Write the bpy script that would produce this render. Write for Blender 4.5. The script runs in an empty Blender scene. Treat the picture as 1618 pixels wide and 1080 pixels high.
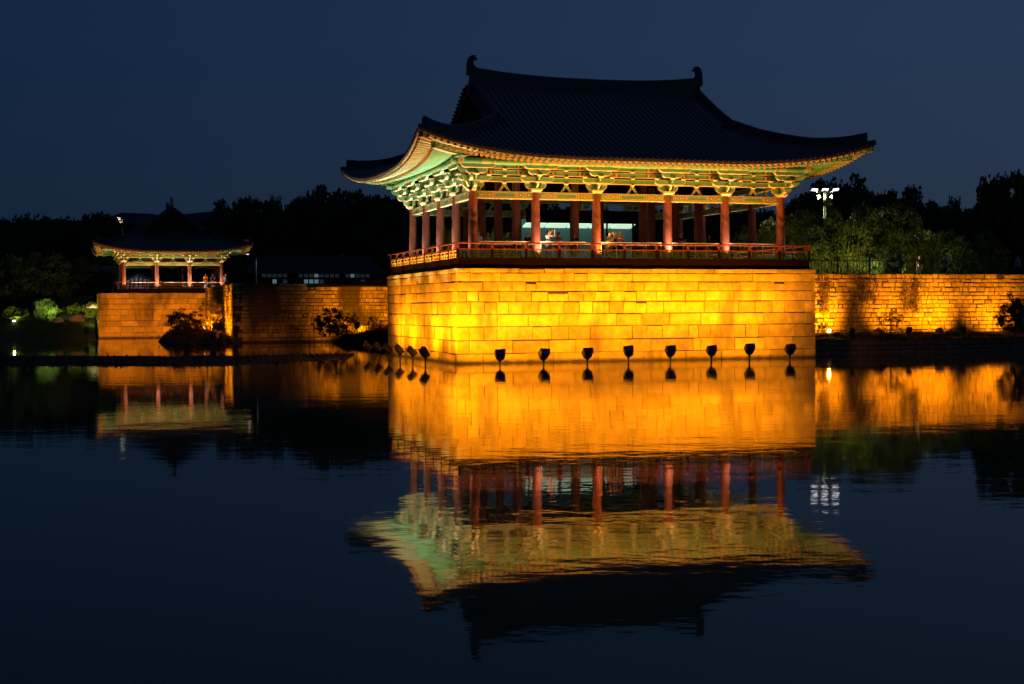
import bpy, bmesh, math, random
from mathutils import Vector, Matrix, noise

random.seed(7)
S = bpy.context.scene
COL = S.collection
PI = math.pi
R = math.radians

# ------------------------------------------------------------------ camera, sky, exposure
CAM_H, FOC, PIT, ROL = 2.8445, 2160.63, 0.0247, 0.0055        # focal length in photo pixels (1618 wide)
cam_d = bpy.data.cameras.new('camera')
cam_d.sensor_width = 36.0
cam_d.lens = FOC / 1618 * 36.0
cam_d.clip_end = 6000
cam = bpy.data.objects.new('camera', cam_d)
COL.objects.link(cam)
cam.matrix_world = Matrix.Translation((0, 0, CAM_H)) @ Matrix.Rotation(PI / 2 - PIT, 4, 'X') @ Matrix.Rotation(-ROL, 4, 'Z')
S.camera = cam

W_ = bpy.data.worlds.new('World')
S.world = W_
W_.use_nodes = True
nt = W_.node_tree
bg = nt.nodes['Background']
sky = nt.nodes.new('ShaderNodeTexSky')
sky.sky_type = 'NISHITA'
sky.sun_disc = False
sky.sun_elevation = R(-3.0)
sky.sun_rotation = R(150)
sky.air_density = 1.0
sky.dust_density = 1.0
sky.ozone_density = 2.0
tint = nt.nodes.new('ShaderNodeMix')
tint.data_type = 'RGBA'
tint.blend_type = 'MIX'
tint.inputs[0].default_value = 0.9
# dusk colours: brighter towards where the sun went down (right), deeper blue to the left and upwards
tc = nt.nodes.new('ShaderNodeTexCoord')
sep = nt.nodes.new('ShaderNodeSeparateXYZ')
nt.links.new(tc.outputs['Generated'], sep.inputs[0])
def _range(sock, a, b):
    m_ = nt.nodes.new('ShaderNodeMapRange')
    m_.interpolation_type = 'SMOOTHSTEP'
    m_.inputs[1].default_value, m_.inputs[2].default_value = a, b
    nt.links.new(sock, m_.inputs[0])
    return m_.outputs[0]
def _mix(fac, a, b, mode='MIX'):
    m_ = nt.nodes.new('ShaderNodeMix')
    m_.data_type, m_.blend_type = 'RGBA', mode
    if fac is None: m_.inputs[0].default_value = 1
    else: nt.links.new(fac, m_.inputs[0])
    for i_, q_ in ((6, a), (7, b)):
        if isinstance(q_, tuple): m_.inputs[i_].default_value = (*q_, 1)
        else: nt.links.new(q_, m_.inputs[i_])
    return m_.outputs[2]
_side = _mix(_range(sep.outputs['X'], -.55, .50), (.095, .30, .79), (.32, .65, 1.38))
_up = _mix(_range(sep.outputs['Z'], .02, .24), (1.12, .93, .80), (.96, 1.02, 1.08))
nt.links.new(_mix(None, _side, _up, 'MULTIPLY'), tint.inputs[7])
nt.links.new(sky.outputs[0], tint.inputs[6])
nt.links.new(tint.outputs[2], bg.inputs[0])
bg.inputs[1].default_value = 0.065

S.view_settings.view_transform = 'Standard'
S.view_settings.look = 'None'
S.view_settings.exposure = 0
S.view_settings.gamma = 1
S.view_settings.use_curve_mapping = False
S.render.engine = 'CYCLES'
cy = S.cycles
cy.use_denoising = True
try:
    cy.denoiser = 'OPENIMAGEDENOISE'
except Exception:
    pass
cy.max_bounces = 6
cy.diffuse_bounces = 2
cy.glossy_bounces = 3
cy.transmission_bounces = 2
cy.transparent_max_bounces = 4
cy.caustics_reflective = False
cy.caustics_refractive = False
cy.sample_clamp_indirect = 4.0
cy.use_light_tree = True

# ------------------------------------------------------------------ the site grid: everything is built on the pavilions' common axes
TH, CX, CY = 0.3036, -2.0093, 71.8598
CT, ST = math.cos(TH), math.sin(TH)


def site(u, v, z=0.0):
    return Vector((CX + u * CT - v * ST, CY + u * ST + v * CT, z))


def to_site(x, y):
    dx, dy = x - CX, y - CY
    return dx * CT + dy * ST, -dx * ST + dy * CT


def ray(px, py):
    X, Y = px - 809, 540 - py
    c, s = math.cos(ROL), math.sin(ROL)
    X, Y = X * c + Y * s, -X * s + Y * c
    c, s = math.cos(PIT), math.sin(PIT)
    return Vector((X, FOC * c + Y * s, Y * c - FOC * s)) / FOC


def at_depth(px, py, d):
    r = ray(px, py)
    return Vector((0, 0, CAM_H)) + r * (d / r.y)


def on_level(px, py, z=0.0):
    r = ray(px, py)
    return Vector((0, 0, CAM_H)) + r * ((z - CAM_H) / r.z)


# ------------------------------------------------------------------ materials
MAT = {}


def mat(name, col, rough=0.6, spec=0.3, var=0.0, vscale=3.0, bump=0.0, bscale=20.0, rand=0.0, metal=0.0, dist=0.02, dark=None, wood=False, wet=False):
    m = bpy.data.materials.new(name)
    m.use_nodes = True
    t = m.node_tree
    b = t.nodes['Principled BSDF']
    b.inputs['Base Color'].default_value = (*col, 1)
    b.inputs['Roughness'].default_value = rough
    b.inputs['Specular IOR Level'].default_value = spec
    b.inputs['Metallic'].default_value = metal
    if var or rand or bump:
        geo = t.nodes.new('ShaderNodeNewGeometry')
        pos = geo.outputs['Position']
        if wood:
            mp = t.nodes.new('ShaderNodeVectorMath')
            mp.operation = 'MULTIPLY'
            mp.inputs[1].default_value = (1, 1, .15)
            t.links.new(pos, mp.inputs[0])
            pos = mp.outputs[0]
    if var or rand:
        n = t.nodes.new('ShaderNodeTexNoise')
        n.inputs['Scale'].default_value = vscale
        n.inputs['Detail'].default_value = 6
        n.inputs['Roughness'].default_value = .65
        t.links.new(pos, n.inputs['Vector'])
        mr = t.nodes.new('ShaderNodeMapRange')
        mr.inputs[1].default_value = .28
        mr.inputs[2].default_value = .72
        mr.inputs[3].default_value = 1 - var
        mr.inputs[4].default_value = 1 + var * .6
        t.links.new(n.outputs['Fac'], mr.inputs[0])
        fac = mr.outputs[0]
        if rand:
            oi = t.nodes.new('ShaderNodeObjectInfo')
            m2 = t.nodes.new('ShaderNodeMapRange')
            m2.inputs[3].default_value = 1 - rand
            m2.inputs[4].default_value = 1 + rand * .7
            t.links.new(oi.outputs['Random'], m2.inputs[0])
            mu = t.nodes.new('ShaderNodeMath')
            mu.operation = 'MULTIPLY'
            t.links.new(fac, mu.inputs[0])
            t.links.new(m2.outputs[0], mu.inputs[1])
            fac = mu.outputs[0]
        vm = t.nodes.new('ShaderNodeVectorMath')
        vm.operation = 'SCALE'
        vm.inputs[0].default_value = col
        t.links.new(fac, vm.inputs['Scale'])
        out = vm.outputs[0]
        if dark:
            n2 = t.nodes.new('ShaderNodeTexNoise')
            n2.inputs['Scale'].default_value = dark[1]
            n2.inputs['Detail'].default_value = 5
            mp2 = t.nodes.new('ShaderNodeVectorMath')
            mp2.operation = 'MULTIPLY'
            mp2.inputs[1].default_value = (1, 1, .35)
            t.links.new(geo.outputs['Position'], mp2.inputs[0])
            t.links.new(mp2.outputs[0], n2.inputs['Vector'])
            mr3 = t.nodes.new('ShaderNodeMapRange')
            mr3.inputs[1].default_value = dark[2]
            mr3.inputs[2].default_value = dark[2] + .12
            t.links.new(n2.outputs['Fac'], mr3.inputs[0])
            mx = t.nodes.new('ShaderNodeMix')
            mx.data_type = 'RGBA'
            t.links.new(mr3.outputs[0], mx.inputs[0])
            t.links.new(out, mx.inputs[6])
            mx.inputs[7].default_value = (*dark[0], 1)
            out = mx.outputs[2]
        if wet:                                             # damp, algae-dark band just above the pond
            sp = t.nodes.new('ShaderNodeSeparateXYZ')
            t.links.new(geo.outputs['Position'], sp.inputs[0])
            ad = t.nodes.new('ShaderNodeMath')
            ad.operation = 'MULTIPLY_ADD'
            t.links.new(n.outputs['Fac'], ad.inputs[0])
            ad.inputs[1].default_value = -.3
            t.links.new(sp.outputs['Z'], ad.inputs[2])
            mw_ = t.nodes.new('ShaderNodeMapRange')
            mw_.inputs[1].default_value, mw_.inputs[2].default_value = .10, -.10
            t.links.new(ad.outputs[0], mw_.inputs[0])
            mx = t.nodes.new('ShaderNodeMix')
            mx.data_type = 'RGBA'
            t.links.new(mw_.outputs[0], mx.inputs[0])
            t.links.new(out, mx.inputs[6])
            mx.inputs[7].default_value = (.045, .036, .018, 1)
            out = mx.outputs[2]
        t.links.new(out, b.inputs['Base Color'])
    if bump:
        n = t.nodes.new('ShaderNodeTexNoise')
        n.inputs['Scale'].default_value = bscale
        n.inputs['Detail'].default_value = 5
        t.links.new(pos, n.inputs['Vector'])
        bp = t.nodes.new('ShaderNodeBump')
        bp.inputs['Strength'].default_value = bump
        bp.inputs['Distance'].default_value = dist
        t.links.new(n.outputs['Fac'], bp.inputs['Height'])
        t.links.new(bp.outputs['Normal'], b.inputs['Normal'])
    MAT[name] = m
    return m


def glow(name, col, strength):
    m = mat(name, col)
    b = m.node_tree.nodes['Principled BSDF']
    b.inputs['Emission Color'].default_value = (*col, 1)
    b.inputs['Emission Strength'].default_value = strength
    return m


mat('granite', (.44, .335, .09), .85, .2, .36, 2.2, .9, 9, .3, dist=.035, dark=((.2, .15, .08), .6, .545))
mat('granite_plain', (.40, .295, .08), .85, .2, .3, 2.5, .8, 11, .26, dist=.025, dark=((.12, .09, .05), .5, .56), wet=True)
mat('wall_stone', (.40, .285, .07), .9, .15, .45, 3.2, .9, 14, .42, dist=.04, dark=((.07, .05, .03), .34, .52), wet=True)
mat('mortar', (.05, .04, .03), .95, .1)
mat('red_column', (.18, .06, .046), .6, .25, .5, 4, .3, 14, wood=True)
mat('red_paint', (.15, .03, .010), .5, .3, .25, 4)
mat('dark_red', (.007, .0018, .0016), .8, .03, .3, 3)
mat('green_paint', (.115, .285, .16), .6, .25, .22, 6)
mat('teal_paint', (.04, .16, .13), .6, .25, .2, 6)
mat('lattice_teal_dimmed', (.012, .048, .04), .6, .25, .2, 6)  # teal paint darkened in its colour so the floodlit lattice looks unlit
mat('olive_paint', (.34, .33, .12), .6, .25, .25, 9)
mat('cream_paint', (.62, .53, .37), .6, .25, .12, 8)
mat('orange_paint', (.80, .26, .07), .55, .3, .15, 7)
mat('yellow_paint', (.78, .47, .06), .55, .3, .15, 7)
mat('soffit_paint', (.52, .56, .38), .65, .2, .2, 5)
mat('black_paint', (.03, .03, .025), .6, .2)
mat('roof_tile', (.052, .055, .064), .5, .35, .4, 5, .4, 12, dist=.02)
mat('roof_tile_end', (.13, .105, .085), .7, .3, .3, 9)
mat('dark_tile', (.03, .031, .035), .7, .2, .4, 5)  # darker, rougher copy of the roof tile
mat('ridge_mortar', (.16, .16, .165), .8, .2, .3, 6)
mat('ridge_tile', (.05, .052, .062), .6, .35, .5, 4, .5, 10, dist=.02)
mat('gable_board', (.10, .05, .035), .7, .2, .3, 4)
mat('floor_wood', (.16, .075, .04), .5, .3, .3, 3, wood=True)
mat('tan_wood', (.42, .27, .16), .5, .3, .2, 5)
mat('lamp_housing', (.055, .045, .04), .45, .4, .2, 8)
mat('lamp_post', (.055, .085, .078), .4, .5, .1, 4, metal=.2)
mat('steel', (.6, .55, .45), .4, .5, .1, 6)
mat('bark', (.05, .036, .026), .9, .1, .4, 5, .6, 9)
mat('leaf_dark', (.04, .056, .022), .8, .15, .45, .5)
mat('leaf_green', (.055, .085, .022), .7, .2, .45, .6)
mat('leaf_bright', (.105, .12, .014), .6, .25, .4, .8)
mat('leaf_warm', (.085, .06, .025), .75, .15, .5, 1.2)
mat('hill_far', (.03, .045, .068), .95, .0, .1, .01)  # bluish base colour stands in for distance haze
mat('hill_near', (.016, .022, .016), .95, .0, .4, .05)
mat('soil', (.035, .027, .018), .95, .05, .5, .9, .6, 3, dist=.08)
mat('lawn', (.03, .045, .014), .9, .1, .5, 1.3, .7, 14, dist=.06)
mat('mud', (.017, .013, .009), .9, .12, .6, 1.5, .9, 6, dist=.05)
mat('rock', (.16, .13, .10), .9, .15, .4, 2.5, .7, 6, dist=.06)
mat('plaster', (.30, .26, .24), .8, .2, .15, 2)
mat('white_wall', (.75, .75, .72), .8, .2, .06, 2)
mat('teal_wall', (.07, .16, .17), .7, .2, .06, 2)
mat('skin', (.50, .30, .20), .55, .3)
mat('hair', (.012, .009, .008), .5, .4)
for n_, c_ in (('white_cloth', (.75, .73, .72)), ('dark_cloth', (.022, .02, .024)), ('denim', (.22, .33, .46)), ('blue_cloth', (.05, .20, .42)),
               ('orange_cloth', (.55, .14, .03)), ('pink_cloth', (.58, .40, .38)), ('print_cloth', (.42, .35, .28)), ('grey_cloth', (.25, .22, .2))):
    mat(n_, c_, .85, .1, .15 if n_ != 'print_cloth' else .7, 14)
SODIUM = (1.0, .322, .002)
WARM = (1.0, .72, .46)
glow('lens_sodium', (1, .62, .2), 1.2)
glow('lens_dazzling', (1, .66, .22), 40)
glow('lens_warm', (1, .72, .5), 1.5)
glow('lens_white', (.92, .88, 1.0), 7)
glow('lens_dim', (.92, .90, 1.0), 1.4)
glow('lens_green', (.8, 1.0, .35), 7)
glow('strip_glow', (.60, .85, .62), 1.0)
glow('room_glow', (.09, .22, .23), .10)  # wall's own faint emission stands in for room light
glow('window_glow', (.35, .62, .72), .2)
glow('window_dim', (.28, .42, .45), .03)
glow('phone_screen', (.55, .8, 1.0), 4)
glow('sign_blue', (.15, .35, 1.0), 2.2)
glow('sign_green', (.1, 1.0, .55), 2.2)


# ------------------------------------------------------------------ mesh helpers
class MB:
    def __init__(s):
        s.v, s.f, s.m, s.sm = [], [], [], []

    def add(s, vs, fs, m=0, smooth=False):
        k = len(s.v)
        s.v += [tuple(p) for p in vs]
        for f in fs:
            s.f.append(tuple(i + k for i in f))
            s.m.append(m)
            s.sm.append(smooth)

    def box(s, x0, x1, y0, y1, z0, z1, m=0, M=None):
        vs = [Vector(p) for p in ((x0, y0, z0), (x1, y0, z0), (x1, y1, z0), (x0, y1, z0), (x0, y0, z1), (x1, y0, z1), (x1, y1, z1), (x0, y1, z1))]
        if M:
            vs = [M @ p for p in vs]
        s.add(vs, [(0, 3, 2, 1), (4, 5, 6, 7), (0, 1, 5, 4), (1, 2, 6, 5), (2, 3, 7, 6), (3, 0, 4, 7)], m)

    def frustum(s, x, y, z0, z1, a0, b0, a1, b1, m=0, M=None):
        vs = [Vector((x + i * a, y + j * b, z)) for z, a, b in ((z0, a0, b0), (z1, a1, b1)) for i, j in ((-1, -1), (1, -1), (1, 1), (-1, 1))]
        if M:
            vs = [M @ p for p in vs]
        s.add(vs, [(0, 3, 2, 1), (4, 5, 6, 7), (0, 1, 5, 4), (1, 2, 6, 5), (2, 3, 7, 6), (3, 0, 4, 7)], m)

    def tube(s, pts, rad, n=8, m=0, caps=True, mc=None, smooth=True):
        pts = [Vector(p) for p in pts]
        rs = rad if isinstance(rad, (list, tuple)) else [rad] * len(pts)
        vs = []
        for i, p in enumerate(pts):
            d = (pts[min(i + 1, len(pts) - 1)] - pts[max(i - 1, 0)]).normalized()
            a = d.orthogonal().normalized() if abs(d.z) > .95 else d.cross(Vector((0, 0, 1))).normalized()
            b = d.cross(a).normalized()
            for k in range(n):
                t = 2 * PI * k / n
                vs.append(p + (a * math.cos(t) + b * math.sin(t)) * rs[i])
        fs = [(i * n + k, i * n + (k + 1) % n, (i + 1) * n + (k + 1) % n, (i + 1) * n + k) for i in range(len(pts) - 1) for k in range(n)]
        s.add(vs, fs, m, smooth)
        if caps:
            mc = m if mc is None else mc
            s.add(vs[:n], [tuple(reversed(range(n)))], mc)
            s.add(vs[-n:], [tuple(range(n))], mc)

    def prism(s, poly, y0, y1, m=0, edge=None, border=0.0, mb=None, plane='xz', low=None):
        """polygon in (x,z) extruded along y; outline strip of width border in material mb on both faces"""
        n = len(poly)
        P = (lambda a, y, b: (a, y, b)) if plane == 'xz' else (lambda a, y, b: (y, a, b))
        edge = m if edge is None else edge
        vs = [P(a, y0, b) for a, b in poly] + [P(a, y1, b) for a, b in poly]
        for i in range(n):                        # rim faces; above the height low they take the face's own colour
            a_, b_ = i, (i + 1) % n
            e_ = m if low is not None and (poly[a_][1] + poly[b_][1]) / 2 > low else edge
            s.add([vs[a_], vs[b_], vs[n + b_], vs[n + a_]], [(0, 1, 2, 3)], e_)
        if border:
            ins = []
            for i in range(n):
                p0, p1, p2 = Vector(poly[i - 1]), Vector(poly[i]), Vector(poly[(i + 1) % n])
                d1, d2 = (p1 - p0).normalized(), (p2 - p1).normalized()
                n1, n2 = Vector((-d1.y, d1.x)), Vector((-d2.y, d2.x))
                b_ = n1 + n2
                k = max(b_.length_squared / 2, .35)
                ins.append(p1 + b_ / k * border)
            for y in (y0, y1):
                vs = [P(a, y, b) for a, b in poly] + [P(p.x, y, p.y) for p in ins]
                s.add(vs, [(i, (i + 1) % n, n + (i + 1) % n, n + i) for i in range(n)], mb)
                s.add([P(p.x, y, p.y) for p in ins], [tuple(range(n))], m)
        else:
            s.add(vs[:n], [tuple(range(n))], m)
            s.add(vs[n:], [tuple(range(n))], m)

    def disc(s, c, nrm, r, n=12, m=0, h=0.0):
        nrm = Vector(nrm).normalized()
        a = nrm.orthogonal().normalized()
        b = nrm.cross(a)
        c = Vector(c)
        vs = [c + (a * math.cos(2 * PI * k / n) + b * math.sin(2 * PI * k / n)) * r for k in range(n)]
        s.add(vs, [tuple(range(n))], m)
        if h:
            s.add(vs + [p - nrm * h for p in vs], [(k, k + n, (k + 1) % n + n, (k + 1) % n) for k in range(n)], m)

    def grid(s, rows, m=0, smooth=True, flip=False):
        nr, nc = len(rows), len(rows[0])
        fs = []
        for i in range(nr - 1):
            for j in range(nc - 1):
                q = (i * nc + j, i * nc + j + 1, (i + 1) * nc + j + 1, (i + 1) * nc + j)
                fs.append(tuple(reversed(q)) if flip else q)
        s.add([p for r_ in rows for p in r_], fs, m, smooth)

    def mesh(s, name, mats):
        me = bpy.data.meshes.new(name)
        me.from_pydata(s.v, [], s.f)
        for m in mats:
            me.materials.append(MAT[m])
        me.polygons.foreach_set('material_index', s.m)
        me.polygons.foreach_set('use_smooth', s.sm)
        me.update()
        return me


def link(name, data, parent=None, M=None, **kw):
    o = bpy.data.objects.new(name, data)
    COL.objects.link(o)
    if parent:
        o.parent = parent
    if M is not None:
        o.matrix_local = M if isinstance(M, Matrix) else Matrix.Translation(M)
    for k, v in kw.items():
        o[k] = v
    return o


def thing(name, label, cat, loc=(0, 0, 0), rz=0, group=None, data=None):
    o = link(name, data, None, Matrix.Translation(Vector(loc)) @ Matrix.Rotation(rz, 4, 'Z'), label=label, category=cat)
    if group:
        o['group'] = group
    return o


def aim(p, q, roll_up=Vector((0, 0, 1))):
    """matrix at p whose -Z looks at q"""
    d = (Vector(q) - Vector(p)).normalized()
    return Matrix.Translation(p) @ d.to_track_quat('-Z', 'Y').to_matrix().to_4x4()


def along(p, q, sx=1.0, sz=1.0):
    """matrix that lays the unit +Y axis of a mesh from p to q"""
    p, q = Vector(p), Vector(q)
    d = q - p
    L = d.length
    y = d / L
    x = y.cross(Vector((0, 0, 1))).normalized()
    z = x.cross(y)
    M = Matrix((x, y, z)).transposed().to_4x4()
    return Matrix.Translation(p) @ M @ Matrix.Diagonal((sx, L, sz, 1))


def spot(parent, loc, target, power, col, deg, blend=.5, rad=.1, name='lamp_beam', wide=1):
    l = bpy.data.lights.new(name, 'SPOT')
    l.energy, l.color, l.spot_size, l.spot_blend, l.shadow_soft_size = power, col, R(deg), blend, rad
    o = link(name, l)
    Mw = aim(Vector(loc), Vector(target))
    if parent:
        o.parent = parent
        bpy.context.view_layer.update()
        o.matrix_local = parent.matrix_world.inverted() @ Mw
    else:
        o.matrix_world = Mw
    if wide != 1:
        o.scale = (wide, 1, 1)
    return o


def area(parent, M, power, col, sx, sy, spread=180, name='lamp_beam'):
    l = bpy.data.lights.new(name, 'AREA')
    l.shape = 'RECTANGLE'
    l.energy, l.color, l.size, l.size_y, l.spread = power, col, sx, sy, R(spread)
    o = link(name, l, parent, M)
    return o


# ------------------------------------------------------------------ water and ground
def water_material():
    m = bpy.data.materials.new('pond_water')
    m.use_nodes = True
    t = m.node_tree
    b = t.nodes['Principled BSDF']
    b.inputs['Base Color'].default_value = (.05, .055, .024, 1)
    b.inputs['Roughness'].default_value = .03
    b.inputs['IOR'].default_value = 1.27
    b.inputs['Specular Tint'].default_value = (1, .92, .36, 1)
    geo = t.nodes.new('ShaderNodeNewGeometry')
    hs = []
    for sc, stretch, amp in ((.55, (1.0, 1.6, 1), .0055), (2.1, (1, 1.5, 1), .0016), (6.5, (1, 1.3, 1), .00036)):
        vm = t.nodes.new('ShaderNodeVectorMath')
        vm.operation = 'MULTIPLY'
        vm.inputs[1].default_value = stretch
        t.links.new(geo.outputs['Position'], vm.inputs[0])
        n = t.nodes.new('ShaderNodeTexNoise')
        n.inputs['Scale'].default_value = sc
        n.inputs['Detail'].default_value = 2
        t.links.new(vm.outputs[0], n.inputs['Vector'])
        mu = t.nodes.new('ShaderNodeMath')
        mu.operation = 'MULTIPLY'
        mu.inputs[1].default_value = amp
        t.links.new(n.outputs['Fac'], mu.inputs[0])
        hs.append(mu.outputs[0])
    a = t.nodes.new('ShaderNodeMath')
    t.links.new(hs[0], a.inputs[0])
    t.links.new(hs[1], a.inputs[1])
    a2 = t.nodes.new('ShaderNodeMath')
    t.links.new(a.outputs[0], a2.inputs[0])
    t.links.new(hs[2], a2.inputs[1])
    # calm and ruffled patches
    n = t.nodes.new('ShaderNodeTexNoise')
    n.inputs['Scale'].default_value = .045
    t.links.new(geo.outputs['Position'], n.inputs['Vector'])
    mr = t.nodes.new('ShaderNodeMapRange')
    mr.inputs[1].default_value = .35
    mr.inputs[2].default_value = .65
    mr.inputs[3].default_value = .4
    mr.inputs[4].default_value = 1.4
    t.links.new(n.outputs['Fac'], mr.inputs[0])
    bp = t.nodes.new('ShaderNodeBump')
    bp.inputs['Distance'].default_value = 1.0
    t.links.new(mr.outputs[0], bp.inputs['Strength'])
    t.links.new(a2.outputs[0], bp.inputs['Height'])
    t.links.new(bp.outputs['Normal'], b.inputs['Normal'])
    MAT['pond_water'] = m


water_material()
b = MB()
b.add([(-260, 3, 0), (260, 3, 0), (260, 215, 0), (-260, 215, 0)], [(0, 1, 2, 3)])
link('pond_water', b.mesh('pond_water', ['pond_water']), kind='structure')
b = MB()
b.add([(-3000, -60, -1.2), (3000, -60, -1.2), (3000, 3000, -1.2), (-3000, 3000, -1.2)], [(0, 1, 2, 3)])
link('ground', b.mesh('ground', ['soil']), kind='structure')
b = MB()
b.box(-260, 260, -60, 3, -1.1, 1.25)
link('near_bank', b.mesh('near_bank', ['lawn']), kind='structure')

ZT = 4.93          # top of the main terrace
W, A, B_, D1 = 18.0, 3.456, 3.456, 3.4183
D = 4 * D1
TL, TF, TR, TB = 1.256, 1.30, 1.49, 2.09     # terrace beyond the columns: left, front, right, back

# garden level behind the retaining walls, in site coordinates
b = MB()


def upper(us, v0, v1, z=4.78):
    p = [site(us[0], v0, z), site(us[1], v0, z), site(us[1], v1, z), site(us[0], v1, z)]
    b.add(p, [(0, 1, 2, 3)])


upper((19.45, 400), 8.2, 49.9)
upper((-0.9, 19.45), 15.6, 49.9)
upper((-7.2, 400), 49.9, 420, 4.784)
link('garden_ground', b.mesh('garden_ground', ['lawn']), kind='structure')


def terrain(name, u0, u1, v0, v1, nu, nv, fz, mats, **kw):
    rows = []
    for j in range(nv + 1):
        v = v0 + (v1 - v0) * j / nv
        rows.append([site(u0 + (u1 - u0) * i / nu, v, fz(u0 + (u1 - u0) * i / nu, v)) for i in range(nu + 1)])
    bb = MB()
    bb.grid(rows)
    return link(name, bb.mesh(name, mats), **kw)


def nz(x, y, s, k=0.0):
    return noise.noise(Vector((x * s, y * s, k)))


# left shore: rises from the pond behind the little pavilion
terrain('shore_ground', -140, -18.4, 75.5, 420, 60, 60,
        lambda u, v: max(-.3, min(4.6, (v - 77.5 - 1.2 * nz(u, 0, .3)) * .26)) + .25 * nz(u, v, .25, 3), ['lawn'], kind='structure')
terrain('garden_terrain', -18.4, -7.3, 88.0, 420, 10, 40, lambda u, v: 4.60 + .1 * nz(u, v, .3), ['lawn'], kind='structure')

# lawn ledge in front of the right-hand retaining wall, held by a low rubble edge
def ledge_z(u, v):
    t = (v - 3.1) / (8.0 - 3.1)
    return .86 + .30 * t + .07 * nz(u, v, .9, 1)


terrain('lawn_ledge', 19.3, 70, 3.1, 8.2, 90, 12, ledge_z, ['lawn'], kind='structure')


# ------------------------------------------------------------------ stone walls
def stone_unit(seed):
    rr = random.Random(seed)
    bb = MB()
    cx_, cz_ = .012, .03
    j = lambda k: rr.uniform(-k, k)
    f = [(cx_ + j(.004), -.5, cz_ + j(.01)), (1 - cx_ + j(.004), -.5, cz_ + j(.01)), (1 - cx_ + j(.004), -.5, 1 - cz_ + j(.01)), (cx_ + j(.004), -.5, 1 - cz_ + j(.01))]
    m_ = [(0, -.42, 0), (1, -.42, 0), (1, -.42, 1), (0, -.42, 1)]
    k_ = [(0, .5, 0), (1, .5, 0), (1, .5, 1), (0, .5, 1)]
    q_ = rr.randrange(4)
    f[q_] = (f[q_][0] + (.022 if q_ in (0, 3) else -.022), -.485, f[q_][2] + (.055 if q_ < 2 else -.055))
    mid = [(.5 + j(.15), -.5 - .05 - j(.04), .5 + j(.15))]
    vs = f + m_ + k_ + mid
    fs = [(i, (i + 1) % 4, 12) for i in range(4)]
    fs += [(4 + i, 4 + (i + 1) % 4, (i + 1) % 4, i) for i in range(4)]
    fs += [(8 + i, 8 + (i + 1) % 4, 4 + (i + 1) % 4, 4 + i) for i in range(4)]
    bb.add(vs, fs)
    return bb


_units = {}


def stone_mesh(i, mname):
    k = (i % 5, mname)
    if k not in _units:
        _units[k] = stone_unit(100 + i % 5).mesh('stone', [mname])
    return _units[k]


def lay_stones(root, base, ux, out, rows, mname, limit=300, dep=.30, gap=.03, proud=.018, keep=None, seed=1, rank=None):
    """rows: [(z0, z1, [joint positions along ux])]; base: world point; ux, out: unit directions of the face"""
    rr = random.Random(seed)
    inv = root.matrix_world.inverted()
    jobs = []
    for z0, z1, js in rows:
        for a, c in zip(js, js[1:]):
            if c - a < .08:
                continue
            jobs.append((a, c, z0, z1))
    jobs.sort(key=lambda q: -((q[1] - q[0]) * (q[3] - q[2])) if rank is None else rank(q))
    rest = MB()
    for i, (a, c, z0, z1) in enumerate(jobs):
        p = rr.gauss(0, proud)
        g1 = gap * (rr.uniform(.2, 1.0) if rr.random() < .75 else rr.uniform(1.0, 1.9))
        top = z1 - gap * (rr.uniform(.2, 1) if rr.random() < .7 else rr.uniform(1, 1.8))
        if keep and (round(a, 2), round(z0, 2)) in keep:
            top -= .1
        X = Vector((ux.x, ux.y, 0))
        Y = -Vector((out.x, out.y, 0))
        M = Matrix((X, Y, Vector((0, 0, 1)))).transposed().to_4x4()
        M = Matrix.Translation(Vector(base) + X * (a + g1 / 2) + Y * (dep / 2 + p) + Vector((0, 0, z0 + gap / 3))) @ M @ Matrix.Diagonal((c - a - g1, dep, top - z0 - gap / 3, 1))
        me = stone_mesh(rr.randrange(5), mname)
        if i < limit:
            link('stone', me, root, inv @ M)
        else:
            L = inv @ M
            rest.add([L @ v.co for v in me.vertices], [tuple(f.vertices) for f in me.polygons])
    if rest.v:
        o = link('small_stone', rest.mesh('small_stone', [mname]), root, kind='stuff')


def px_u(px, py, v, side='f'):
    """site coordinate along a face plane hit by the photo ray"""
    r = ray(px, py)
    best = None
    lo, hi = 20.0, 400.0
    for _ in range(60):
        mid = (lo + hi) / 2
        P = r * mid
        q = to_site(P.x, P.y)
        val = q[1] - v if side == 'f' else v - q[0] if False else q[0] - v
        if side == 'f':
            if q[1] < v: lo = mid
            else: hi = mid
        else:
            # left face: u grows along a ray that crosses the plane from left
            if q[0] < v: lo = mid
            else: hi = mid
    return to_site(*(r * lo).xy)


UX, VX = Vector((CT, ST, 0)), Vector((-ST, CT, 0))
terrace = thing('stone_terrace', 'large golden floodlit ashlar terrace under the main pavilion', 'terrace', site(-TL, -TF, 0), TH)
bpy.context.view_layer.update()
Lf, Ls = W + TL + TR, D + TF + TB
b = MB()
b.box(.06, Lf - .06, .06, Ls - .06, -1.0, ZT - .01)
link('rubble_core', b.mesh('rubble_core', ['mortar']), terrace)
zr_ = [-.6, .50, 1.19, 1.90, 2.55, 3.20, 3.74, 4.24, 4.69, ZT]     # course heights, plinth first, cap last

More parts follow.
